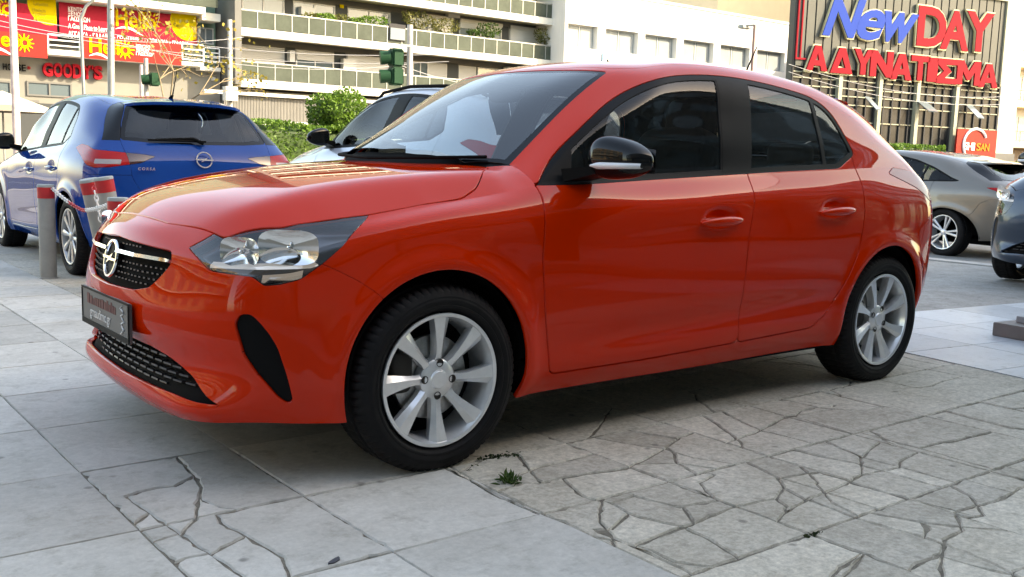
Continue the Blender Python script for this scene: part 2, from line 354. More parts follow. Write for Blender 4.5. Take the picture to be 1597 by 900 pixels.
class TM:
    def __init__(s, V, A, T):
        s.V = V; s.A = A; s.T = T; s.lab = np.zeros(len(T), int); s.normals()
    def normals(s):
        fn = np.cross(s.V[s.T[:, 1]]-s.V[s.T[:, 0]], s.V[s.T[:, 2]]-s.V[s.T[:, 0]])
        N = np.zeros_like(s.V)
        for k in range(3): np.add.at(N, s.T[:, k], fn)
        c = s.V[:, 1] < 1e-5; N[c, 1] = 0
        s.N = N/(np.linalg.norm(N, axis=1, keepdims=True)+1e-15)
    def split(s, f, labs=None, off=0.0):
        g = lambda A: f(A)-off
        d = g(s.A); d[np.abs(d) < 2e-5] = 2e-5
        m = np.ones(len(s.T), bool) if labs is None else np.isin(s.lab, labs)
        sg = d[s.T] > 0; k = sg.sum(1); cr = m & (k > 0) & (k < 3)
        if not cr.any(): return np.where(m, np.sign(d[s.T].sum(1)), 0)
        T = s.T[cr]; sgc = sg[cr]; lone = np.where(sgc.sum(1) == 1, sgc.argmax(1), (~sgc).argmax(1))
        r = np.arange(len(T)); a = T[r, lone]; b = T[r, (lone+1) % 3]; c = T[r, (lone+2) % 3]
        E = np.concatenate([np.stack([a, b], 1), np.stack([a, c], 1)]); Es = np.sort(E, 1)
        key, inv = np.unique(Es[:, 0].astype(np.int64)*(len(s.V)+1)+Es[:, 1], return_inverse=True)
        i = (key//(len(s.V)+1)).astype(int); j = (key % (len(s.V)+1)).astype(int)
        lo = np.zeros(len(i)); hi = np.ones(len(i)); dl = d[i].copy(); dh = d[j].copy(); t = dl/(dl-dh)
        for _ in range(3):
            v = g(s.A[i]*(1-t)[:, None]+s.A[j]*t[:, None]); same = (v > 0) == (dl > 0)
            lo = np.where(same, t, lo); dl = np.where(same, v, dl); hi = np.where(same, hi, t); dh = np.where(same, dh, v)
            den = dl-dh; t = np.where(np.abs(den) > 1e-12, lo+(hi-lo)*dl/np.where(np.abs(den) > 1e-12, den, 1), .5*(lo+hi))
        t = np.clip(t, .03, .97)[:, None]; base = len(s.V)
        s.V = np.concatenate([s.V, s.V[i]*(1-t)+s.V[j]*t]); s.A = np.concatenate([s.A, s.A[i]*(1-t)+s.A[j]*t])
        n = s.N[i]*(1-t)+s.N[j]*t; s.N = np.concatenate([s.N, n/(np.linalg.norm(n, axis=1, keepdims=True)+1e-15)])
        d = np.concatenate([d, np.zeros(len(i))])
        p = base+inv[:len(T)]; q = base+inv[len(T):]
        new = np.concatenate([np.stack([a, p, q], 1), np.stack([p, b, c], 1), np.stack([p, c, q], 1)])
        l = s.lab[cr]; s.T = np.concatenate([s.T[~cr], new]); s.lab = np.concatenate([s.lab[~cr], l, l, l])
        m = np.concatenate([m[~cr], np.ones(3*len(l), bool)])
        return np.where(m, np.sign(d[s.T].sum(1)), 0)
    def carve(s, f, lab, labs=(0,), gap=.003, gaplab=-1):
        """inside f<-gap gets lab, the strip between becomes gap"""
        if gap:
            s.split(f, labs, -gap); sd_ = s.split(f, labs, gap)
            C = s.A[s.T].mean(1); v = f(C); m = np.isin(s.lab, labs)
            s.lab[m & (v < -gap)] = lab; s.lab[m & (v >= -gap) & (v < gap)] = gaplab
        else:
            s.split(f, labs); C = s.A[s.T].mean(1); v = f(C); m = np.isin(s.lab, labs); s.lab[m & (v < 0)] = lab
    def extract(s, labs, side='J', off=0.0, skirt=.010, edge=.0012):
        """side J = both halves joined, L = y<0, R = y>0; returns V,T,N with a rounded, turned-in edge"""
        T = s.T[np.isin(s.lab, labs)]
        if not len(T): return None
        u, inv = np.unique(T.ravel(), return_inverse=True); T = inv.reshape(-1, 3)
        V = s.V[u].copy(); N = s.N[u].copy(); V -= N*off
        if side in 'J':
            c = V[:, 1] < 2e-5; n = len(V); mp = np.where(c, np.arange(n), n+np.cumsum(~c)-1)
            V2 = V[~c]*[1, -1, 1]; N2 = N[~c]*[1, -1, 1]; T2 = mp[T][:, ::-1]
            V = np.concatenate([V, V2]); N = np.concatenate([N, N2]); T = np.concatenate([T, T2])
        elif side == 'L': V = V*[1, -1, 1]; N = N*[1, -1, 1]; T = T[:, ::-1]
        fn = np.cross(V[T[:, 1]]-V[T[:, 0]], V[T[:, 2]]-V[T[:, 0]])
        ln = np.linalg.norm(fn, axis=1); T = T[ln > 1e-12]
        if skirt:
            e = np.concatenate([T[:, [0, 1]], T[:, [1, 2]], T[:, [2, 0]]]); n = len(V)
            k = np.sort(e, 1); key = k[:, 0].astype(np.int64)*n+k[:, 1]; _, idx, cnt = np.unique(key, return_index=True, return_counts=True)
            be = e[idx[cnt == 1]]
            if len(be):
                t = np.zeros_like(V); ed = V[be[:, 1]]-V[be[:, 0]]; L = np.linalg.norm(ed, axis=1, keepdims=True)+1e-12
                o = np.cross(ed/L, N[be[:, 0]]+N[be[:, 1]])
                np.add.at(t, be[:, 0], o); np.add.at(t, be[:, 1], o)
                bv = np.unique(be.ravel()); tb = t[bv]; tb /= np.linalg.norm(tb, axis=1, keepdims=True)+1e-12
                nb = N[bv]; m = np.full(n, -1); m[bv] = np.arange(len(bv)); k1 = n; k2 = n+len(bv)
                r1 = V[bv]+tb*edge-nb*edge; r2 = V[bv]+tb*edge-nb*skirt
                a, b = be[:, 0], be[:, 1]; A1, B1, A2, B2 = k1+m[a], k1+m[b], k2+m[a], k2+m[b]
                T = np.concatenate([T, np.stack([b, a, A1], 1), np.stack([b, A1, B1], 1), np.stack([B1, A1, A2], 1), np.stack([B1, A2, B2], 1)])
                V = np.concatenate([V, r1, r2]); n1 = nb+tb; n1 /= np.linalg.norm(n1, axis=1, keepdims=True); N = np.concatenate([N, n1, tb])
        return V, T, N
    def mesh(s, name, labs, side='J', off=0.0, skirt=.010, edge=.0012):
        r_ = s.extract(labs, side, off, skirt, edge)
        if r_ is None: return None
        return mesh_np(name, *r_[:2], N=r_[2])

def grid_tris(n, k, base):
    i = np.arange(n*k).reshape(n, k)+base
    a, b, c, d = [q.ravel() for q in (i[:-1, :-1], i[1:, :-1], i[1:, 1:], i[:-1, 1:])]
    return np.concatenate([np.stack([a, b, c], -1), np.stack([a, c, d], -1)])
def body_tm(q, warp, detail):
    P1, PT, PG, meta = build_surface(q); P1 = flare(P1)
    kt = max(2, int(round(4*q))); PT = PT[:, :kt+1]
    bl = np.clip((1.24-PT[:, 1:, 0])/.10, 0, 1); PT[:, 1:, 2] += (hood(PT[:, 1:, 0], PT[:, 1:, 1])-PT[:, 1:, 2])*bl
    if detail:
        for hx, hz in ((2.135, .808), (2.905, .840)):
            e = ((P1[..., 0]-hx)/.085)**2+((P1[..., 2]-hz)/.030)**2; P1[..., 1] -= .020*np.exp(-e**1.5)
        win = 1/(1+np.exp(-(P1[..., 0]-1.45)/.08))*1/(1+np.exp((P1[..., 0]-2.95)/.06))
        zc = .36+.05*(P1[..., 0]-1.3)
        X_, Z_ = P1[..., 0], P1[..., 2]; dz = Z_-(.845+.075*(X_-1.63)); w2 = 1/(1+np.exp(-(X_-1.55)/.10))*1/(1+np.exp((X_-3.28)/.06))*(P1[..., 1] > .5)
        P1[..., 1] += w2*.0075*np.clip(1-np.sqrt(dz*dz+.00004)/np.where(dz > 0, .075, .11), 0, 1)
        P1[..., 1] -= .008*np.exp(-((P1[..., 2]-zc)/.055)**2)*win
    Vs = []; As = []; Ts = []; base = 0
    gb = meta['gb']; kg = meta['kg']
    for pid, P in enumerate((P1, PT, PG)):
        n, k = P.shape[:2]; U = np.full((n, k), 99.0); L = np.full((n, k), 0.0)
        if pid == 2:
            st = np.concatenate([[0], np.cumsum(gb)]); us = np.interp(np.arange(n), st, np.arange(len(st)))
            lv = np.concatenate([[0], np.cumsum(kg)]); ls = np.interp(np.arange(k), lv, np.arange(len(lv)))
            U = np.repeat(us[:, None], k, 1); L = np.repeat(ls[None], n, 0)
        Vs.append(P.reshape(-1, 3)); As.append(np.concatenate([P.reshape(-1, 3), U.reshape(-1, 1), L.reshape(-1, 1)], 1))
        Ts.append(grid_tris(n, k, base)); base += n*k
    V = np.concatenate(Vs); A = np.concatenate(As); T = np.concatenate(Ts)
    key = np.round(V*2e4).astype(np.int64); _, first, inv = np.unique(key, axis=0, return_index=True, return_inverse=True)
    inv = inv.ravel(); T = first[inv][T]; ok = (T[:, 0] != T[:, 1]) & (T[:, 1] != T[:, 2]) & (T[:, 0] != T[:, 2]); T = T[ok]
    u, inv = np.unique(T.ravel(), return_inverse=True); T = inv.reshape(-1, 3); V = V[u]; A = A[u]
    fn = np.cross(V[T[:, 1]]-V[T[:, 0]], V[T[:, 2]]-V[T[:, 0]])
    cen = V[T].mean(1)-np.array([2.2, 0, .6])
    # consistent outward winding
    bad = (fn*cen).sum(1) < 0; T[bad] = T[bad][:, ::-1]
    if warp: V = warp(V)
    return TM(V, A, T)
def hood_tm(q, warp):
    n, k = int(100*q), int(72*q); xs = np.linspace(.10, 1.22, n); ws = np.linspace(0, .80, k)
    X, Wg = np.meshgrid(xs, ws, indexing='ij'); P = np.stack([X, Wg, hood(X, Wg)], -1).reshape(-1, 3)
    T = grid_tris(n, k, 0); fn = np.cross(P[T[:, 1]]-P[T[:, 0]], P[T[:, 2]]-P[T[:, 0]]); b = fn[:, 2] < 0; T[b] = T[b][:, ::-1]
    A = np.concatenate([P, np.full((len(P), 1), 99.), np.zeros((len(P), 1))], 1)
    return TM(warp(P) if warp else P, A, T)

# outlines in car coordinates (x from the nose, w half width, z up)
HOODP = round_poly(mirx([(.134, 0), (.137, .15), (.142, .264), (.162, .37), (.206, .575), (.344, .684), (.478, .715), (.602, .733), (.669, .737), (.808, .747), (.952, .752), (1.033, .726), (1.074, .694), (1.125, .640), (1.185, .590), (1.185, .54), (1.15, .40), (1.10, .22), (1.085, 0)]), .02, 3)
LAMPP = round_poly([(.600, .716), (.670, .742), (.781, .790), (1.028, .83), (1.193, .85), (1.352, .850), (1.345, .815), (1.33, .794), (1.285, .739), (1.215, .687), (1.137, .642), (1.06, .628), (1.0, .624), (.947, .650), (.74, .658), (.67, .689)], .012, 3)
GRILLEP = round_poly(mir0([(0, .7225), (.104, .717), (.402, .704), (.424, .664), (.384, .619), (.336, .580), (.237, .561), (0, .556)]), .018, 3)
LOWERP = round_poly(mir0([(0, .395), (.16, .395), (.30, .387), (.40, .366), (.525, .323), (.662, .254), (.461, .262), (.3, .257), (0, .250)]), .012, 3)
DUCTP = round_poly([(.186, .505), (.196, .537), (.222, .541), (.243, .516), (.267, .480), (.287, .440), (.311, .357), (.331, .272), (.316, .266), (.290, .288), (.238, .360), (.208, .413)], .012, 3)
def dense(pts, n=6):
    P = np.array(pts, float); t = np.concatenate([[0], np.cumsum(np.linalg.norm(np.diff(P, axis=0), axis=1))]); return cspline(t, P, np.linspace(0, t[-1], n*(len(P)-1)+1)).tolist()
DLOP = np.array([(1.246, .9268)]+dense([(1.262, .936), (1.351, 1.016), (1.480, 1.110), (1.668, 1.229), (1.852, 1.311), (1.992, 1.352), (2.143, 1.376), (2.327, 1.388), (2.457, 1.388), (2.681, 1.374), (2.870, 1.352), (2.975, 1.330), (3.050, 1.292), (3.101, 1.234), (3.136, 1.149), (3.160, 1.090)], 5)+round_poly([(3.165, 1.079), (3.012, 1.012), (2.9, 1.006), (3.1, 1.2)], .03, 4)[:12].tolist()+dense([(2.9, 1.0065), (2.508, .988), (2.109, .967), (1.75, .9475), (1.449, .932)], 5))
FDOORP = round_poly([(1.2485, .929), (1.232, .85), (1.217, .69), (1.235, .507), (1.281, .262), (1.741, .266), (2.298, .283), (2.297, .512), (2.307, .729), (2.345, .90), (2.38, 1.05), (2.1, 1.0), (1.45, .955), (1.30, .945)], [.003]+[.03]*13, 3)
RDOORP = round_poly([(2.298, .283), (2.798, .303), (2.893, .36), (2.945, .42), (3.000, .50), (3.092, .645), (3.120, .797), (3.136, 1.1), (2.38, 1.1), (2.345, .90), (2.307, .729), (2.297, .512)], .03, 3)
BUMPP = [(-1, -1), (.62, -1), (.62, .555), (.566, .603), (.524, .634), (.469, .664), (.42, .688), (.42, .80), (.30, .90), (-1, .9)]
FENDP = [(.3, 1.2), (.3, .5), (.42, .02), (1.262, .02), (1.281, .262), (1.235, .507), (1.217, .69), (1.232, .85), (1.25, .93), (1.262, 1.2)]
HATCHP = round_poly(mir0([(0, .60), (.38, .61), (.50, .675), (.555, .78), (.565, .90), (.585, 1.0), (.588, 1.06), (.545, 1.2), (.495, 1.30), (.47, 1.345), (0, 1.362)]), .03, 3)
RGLASSP = round_poly(mir0([(0, 1.040), (.38, 1.048), (.578, 1.062), (.580, 1.09), (.535, 1.21), (.480, 1.318), (.45, 1.338), (0, 1.352)]), .02, 4)
RBUMPP = [(3.40, -.1), (3.40, .40), (3.64, .60), (3.70, .74), (3.78, .80), (4.4, .80), (4.4, -.1)]
TAILP = round_poly([(2.60, .995), (2.70, 1.024), (2.85, 1.012), (2.98, .985), (3.20, .975), (3.46, .958), (3.56, .944), (3.46, .892), (3.22, .858), (3.05, .850), (2.93, .868), (2.80, .93)], .02, 3)
ROOFP = round_poly(mirx([(1.752, 0), (1.772, .30), (1.842, .505), (1.95, .548), (2.4, .562), (2.9, .558), (3.25, .545), (3.42, .525), (3.47, .48), (3.49, 0)]), .03, 3)
L_BODY, L_GAP, L_HOOD, L_DLO, L_FD, L_RD, L_FB, L_FEND, L_HATCH, L_RG, L_RB, L_TAIL, L_TAIL2, L_ROOF, L_WS, L_FRIT, L_LAMP, L_GR, L_LG, L_DUCT, L_FG, L_BG, L_QG, L_BP, L_ARCH, L_CUT, L_RFRIT, L_CP, L_TAIL3 = 0, -1, 1, 2, 3, 4, 5, 6, 7, 8, 9, 10, 11, 12, 13, 14, 15, 16, 17, 18, 19, 20, 21, 22, 23, 24, 25, 26, 27
def sgl(x0, z0, x1, z1):   # signed distance to a line in the side view, positive behind
    dx, dz = x1-x0, z1-z0; l = math.hypot(dx, dz)
    return lambda A: ((A[:, 0]-x0)*dz-(A[:, 2]-z0)*dx)/l
def cut_body(tm, P=None):
    """splits the half body into labelled panels"""
    P = P or {}
    xz = lambda A: A[:, [0, 2]]; wz = lambda A: A[:, [1, 2]]; xw = lambda A: A[:, [0, 1]]
    far = lambda A, c: np.where(c(A), 0, 1.0)
    arch = lambda A: np.minimum(np.hypot(A[:, 0]-.815, (A[:, 2]-.313))-.348, np.hypot(A[:, 0]-3.358, A[:, 2]-.313)-.346)
    tm.carve(arch, L_ARCH, gap=0)
    tm.carve(lambda A: poly_sdf(xw(A), HOODP)+(A[:, 2] < .6)*5+(A[:, 0] > 1.24)*5, L_CUT, gap=.0038, gaplab=L_CUT)
    # windscreen
    def ws(A):
        a = (A[:, 3]-1.94)*.33+.03; b = (A[:, 4]-3.9)*.11+.03; c = (-.05-A[:, 4])*.2
        return np.maximum(np.hypot(np.maximum(a, 0), np.maximum(b, 0))+np.minimum(np.maximum(a, b), 0)-.03, c)
    tm.carve(ws, L_FRIT, gap=.002); tm.carve(lambda A: ws(A)+.032, L_WS, labs=(L_FRIT,), gap=0)
    low = lambda A: (A[:, 4] <= .0)*(A[:, 3] < 3)*(A[:, 3] < 90)*9.
    dlo = P.get('dlo', DLOP); dl = lambda A: poly_sdf(xz(A), dlo)+(A[:, 1] < .45)*5
    tm.carve(dl, L_DLO, gap=.0015)
    lines = P.get('lines', [(2.208, .976, 2.322, 1.386), (2.396, .989, 2.530, 1.389), (2.917, 1.033, 2.961, 1.335), (1.395, .93, 1.455, 1.09)])
    b0, b1, q0, s0 = [sgl(*l) for l in lines]
    ins = P.get('inset', .022)
    tm.carve(lambda A: np.maximum.reduce([dl(A)+ins, b0(A), -s0(A)]), L_FG, labs=(L_DLO,), gap=0)
    tm.carve(lambda A: np.maximum.reduce([dl(A)+ins, -b1(A), q0(A)+.012]), L_BG, labs=(L_DLO,), gap=0)
    tm.carve(lambda A: np.maximum.reduce([dl(A)+ins, -q0(A)+.012]), L_QG, labs=(L_DLO,), gap=0)
    tm.carve(lambda A: np.maximum.reduce([dl(A)+.012, -b0(A)+.008, b1(A)+.008]), L_BP, labs=(L_DLO,), gap=.0015, gaplab=L_DLO)
    # front
    lamp = lambda A: poly_sdf(np.stack([A[:, 0]+A[:, 1], A[:, 2]], 1), P.get('lamp', LAMPP))+(A[:, 0] > .9)*5
    tm.carve(lamp, L_LAMP, gap=.0025)
    tm.carve(lambda A: poly_sdf(wz(A), P.get('grille', GRILLEP))+(A[:, 0] > .4)*5, L_GR, gap=0)
    tm.carve(lambda A: poly_sdf(wz(A), LOWERP)+(A[:, 0] > .4)*5, L_LG, gap=0)
    tm.carve(lambda A: poly_sdf(xz(A), DUCTP)+(A[:, 1] < .5)*5, L_DUCT, gap=.0015)
    tm.carve(lambda A: poly_sdf(xz(A), BUMPP), L_FB, gap=.002)
    tm.carve(lambda A: poly_sdf(xz(A), FDOORP)+(A[:, 1] < .5)*5, L_FD, gap=.0046)
    tm.carve(lambda A: poly_sdf(xz(A), RDOORP)+(A[:, 1] < .5)*5, L_RD, gap=.0046)
    tm.carve(lambda A: np.maximum(poly_sdf(xz(A), FENDP), -(A[:, 2]-.19)), L_FEND, gap=0)
    # rear
    tm.carve(lambda A: poly_sdf(np.stack([A[:, 0]-A[:, 1], A[:, 2]], 1), P.get('tail', TAILP))+(A[:, 0] < 3)*5, L_TAIL, gap=.002)
    if 'tail' not in P: tm.carve(lambda A: np.maximum.reduce([A[:, 2]-.915, .880-A[:, 2], 3.04-(A[:, 0]-A[:, 1]), (A[:, 0]-A[:, 1])-3.30]), L_TAIL3, labs=(L_TAIL,), gap=0)
    ht = lambda A: poly_sdf(wz(A), P.get('hatch', HATCHP))+(A[:, 0] < 3.35)*5
    tm.carve(ht, L_TAIL2, labs=(L_TAIL,), gap=.002)
    tm.carve(ht, L_HATCH, gap=.0025)
    rg = lambda A: poly_sdf(wz(A), P.get('rglass', RGLASSP))+(A[:, 0] < 3.35)*5
    tm.carve(rg, L_RFRIT, labs=(L_HATCH,), gap=.001); tm.carve(lambda A: rg(A)+.03, L_RG, labs=(L_RFRIT,), gap=0)
    tm.carve(lambda A: np.maximum.reduce([(8.68-A[:, 3])*.12, 1.058-A[:, 2], A[:, 2]-1.36, 3.25-A[:, 0]]), L_CP, gap=.0015)
    tm.carve(lambda A: poly_sdf(xz(A), RBUMPP), L_RB, gap=.0025)
    tm.carve(lambda A: poly_sdf(xw(A), ROOFP)+(A[:, 2] < 1.25)*5, L_ROOF, gap=.003)
    return tm

# ------------------------------------------------------------------ small shape helpers
def superbox(hx, hy, hz, e=.35, nu=28, nv=14):
    """rounded box (superellipsoid)"""
    V = []; F = []
    sg = lambda c, p: math.copysign(abs(c)**p, c)
    for j in range(nv+1):
        ph = -math.pi/2+math.pi*j/nv
        for i in range(nu):
            th = 2*math.pi*i/nu
            V.append((hx*sg(math.cos(ph), e)*sg(math.cos(th), e), hy*sg(math.cos(ph), e)*sg(math.sin(th), e), hz*sg(math.sin(ph), e)))
    for j in range(nv):
        for i in range(nu):
            F.append((j*nu+i, j*nu+(i+1) % nu, (j+1)*nu+(i+1) % nu, (j+1)*nu+i))
    return np.array(V), F
def text_mesh(body, size=1.0, depth=.02, offset=0.0, shear=0.0, bevel=0.0, align='CENTER', spacing=1.0):
    cu = bpy.data.curves.new('t', 'FONT'); cu.body = body; cu.size = size; cu.extrude = depth/2; cu.offset = offset; cu.shear = shear
    cu.bevel_depth = bevel; cu.align_x = align; cu.space_character = spacing; cu.resolution_u = 4
    o = bpy.data.objects.new('t', cu); COL.objects.link(o); dg = bpy.context.evaluated_depsgraph_get()
    me = bpy.data.meshes.new_from_object(o.evaluated_get(dg)); bpy.data.objects.remove(o); bpy.data.curves.remove(cu)
    me.materials.clear(); return me

# ------------------------------------------------------------------ wheels
MESH = {}
def cached(key, fn):
    if key not in MESH: MESH[key] = fn()
    return MESH[key]
def tyre_mesh(r=.312, rr=.216, wd=.195, sq=.298):
    n = 288; half = wd/2
    prof = [(rr+.004, .022), (rr+.010, .008), (rr+.022, -.004), (rr+.024, -.0065), (rr+.030, -.0075), (rr+.032, -.0062), (rr+.045, -.011), (r-.045, -.010), (r-.043, -.0085), (r-.036, -.0080), (r-.034, -.0065), (r-.022, -.002), (r-.009, .010), (r-.003, .022), (r, .040), (r-.007, .058), (r-.007, .063), (r, .066), (r+.001, half), (r, wd-.066), (r-.007, wd-.063), (r-.007, wd-.058), (r, wd-.040), (r-.003, wd-.022), (r-.012, wd-.008), (r-.045, wd+.008), (rr+.02, wd), (rr+.004, wd-.02)]
    P = np.array(prof); a = np.arange(n)*2*np.pi/n
    rad = np.repeat(P[:, 0][:, None], n, 1); ax = np.repeat(P[:, 1][:, None], n, 1)
    blk = (np.arange(n) % 4 == 0)
    for i in (12, 13, 14): rad[i, blk] -= .0065
    for i in (22, 23, 24): rad[i, blk] -= .0065
    blk2 = (np.arange(n) % 6 == 0)
    rad[18, blk2] -= .006
    V = np.stack([rad*np.cos(a), ax, rad*np.sin(a)], -1)
    low = V[..., 2] < -sq; V[..., 1] += np.where(low & (P[:, 1][:, None] < .05), -(-sq-V[..., 2])*.5, 0); V[..., 2] = np.maximum(V[..., 2], -sq)
    i = np.arange(len(P)*n).reshape(len(P), n); j = np.roll(i, -1, 1)
    F = np.stack([i[:-1], i[1:], j[1:], j[:-1]], -1).reshape(-1, 4)
    me = mesh_np('tyre', V.reshape(-1, 3), F); me.set_sharp_from_angle(angle=R(32)); return me
def rim_parts(style):
    """returns dict name -> mesh, axis along y, outside face towards -y at y=0"""
    out = {}
    b = MB(); b.lathe([(.2185, .012), (.2215, .003), (.2205, -.001), (.2150, -.002), (.2085, .001), (.2060, .009), (.2030, .016), (.1960, .040), (.1930, .150), (.2150, .165)], 96, 'y'); out['barrel'] = b.mesh('barrel', True, angle=40)
    ns = {'alloy8': 8, 'cover10': 10, 'alloy5': 10}[style]
    hw = {'alloy8': [(.036, .020), (.062, .0165), (.085, .0145), (.115, .0170), (.150, .0228), (.185, .0295), (.2085, .0345)],
          'cover10': [(.030, .010), (.06, .012), (.10, .015), (.14, .020), (.18, .024), (.2085, .030)],
          'alloy5': [(.030, .012), (.06, .012), (.10, .012), (.14, .013), (.18, .015), (.2085, .017)]}[style]
    sp = MB()
    for s in range(ns):
        a0 = 2*math.pi*s/ns
        if style == 'alloy5': a0 = 2*math.pi*(s//2)/5+(.16 if s % 2 else -.16)
        rings = []
        for r_, h in hw:
            t = (r_-.036)/(.2085-.036); y0 = .030-.026*min(1, max(0, t))**.7 if style == 'alloy8' else .016-.012*t
            if style == 'alloy8': sec = [(-h, y0+.013), (-h*.30, y0), (h*.97, y0+.0015), (h, y0+.006), (h*.9, y0+.040), (-h*.8, y0+.040)]
            else: sec = [(-h, y0+.006), (-h*.5, y0), (h*.5, y0), (h, y0+.006), (h*.9, y0+.025), (-h*.9, y0+.025)]
            tw = .06*t if style == 'alloy8' else 0
            ca, sa = math.cos(a0+tw), math.sin(a0+tw)
            rings.append([(r_*ca-p*sa, y, r_*sa+p*ca) for p, y in sec])
        n = len(rings[0]); V = [p for rg in rings for p in rg]; F = []
        for i in range(len(rings)-1):
            for k in range(n): F.append((i*n+k, i*n+(k+1) % n, (i+1)*n+(k+1) % n, (i+1)*n+k))
        F.append(tuple(range(n))); F.append(tuple((len(rings)-1)*n+k for k in range(n)))
        one = MB().add(V, F); out['spoke.%d' % s] = one.mesh('spoke', True, angle=30)
    h = MB()
    if style == 'alloy8':
        h.lathe([(.0005, .014), (.030, .014), (.0325, .018), (.036, .019), (.058, .021), (.066, .028), (.069, .060)], 48, 'y')
        out['hub'] = h.mesh('hub', True, angle=40)
        for k in range(4):
            a = k*math.pi/2+.785*0; q = MB().lathe([(.0135, .0185), (.0125, .0175), (.0112, .0182), (.0108, .0205), (.0004, .0206)], 20, 'y')
            q.v = [(x+.054*math.cos(a), y, z+.054*math.sin(a)) for x, y, z in q.v]; out['bolt_hole.%d' % k] = q.mesh('bolt_hole', True)
    else:
        h.lathe([(.0005, .006), (.028, .007), (.036, .012), (.045, .03)], 40, 'y'); out['hub'] = h.mesh('hub', True)
    c = MB().lathe([(.0004, .0125), (.027, .0128), (.029, .0150)], 32, 'y'); out['centre_cap'] = c.mesh('centre_cap', True)
    d = MB().lathe([(.05, .066), (.136, .066), (.139, .068), (.139, .088), (.05, .088)], 64, 'y'); out['brake_disc'] = d.mesh('brake_disc', True)
    b = MB().lathe([(.0004, .120), (.194, .120)], 48, 'y'); out['backing_plate'] = b.mesh('backing_plate')
    V, F = superbox(.040, .035, .070, .5); V = V+[-.122, .072, .03]; out['brake_caliper'] = mesh_np('brake_caliper', V, F)
    return out
def add_wheel(car, loc, side, style, spin, full=True):
    w = empty('wheel', loc, 0, car)
    w.rotation_euler = (0, 0, 0 if side < 0 else math.pi)
    t = obj('tyre', cached('tyre', tyre_mesh), M['rubber'], w)
    rim = empty('rim', (0, 0, 0), 0, w)
    parts = cached('rim'+style, lambda: rim_parts(style))
    mm = M['hubcap'] if style == 'cover10' else M['alloy']
    # one level only below the wheel: pieces hang on the wheel itself
    COL.objects.unlink(rim); bpy.data.objects.remove(rim)
    for k, me in parts.items():
        nm = k.split('.')[0]
        if nm in ('brake_disc', 'brake_caliper', 'backing_plate', 'bolt_hole') and not full: continue
        m = {'brake_disc': M['steel'], 'brake_caliper': M['dark_steel'], 'backing_plate': M['black'], 'bolt_hole': M['dark_steel'], 'centre_cap': M['alloy']}.get(nm, mm)
        o = obj(nm, me, m, w)
        if nm not in ('brake_disc', 'brake_caliper', 'backing_plate'): o.rotation_euler = (0, spin, 0)
    return w

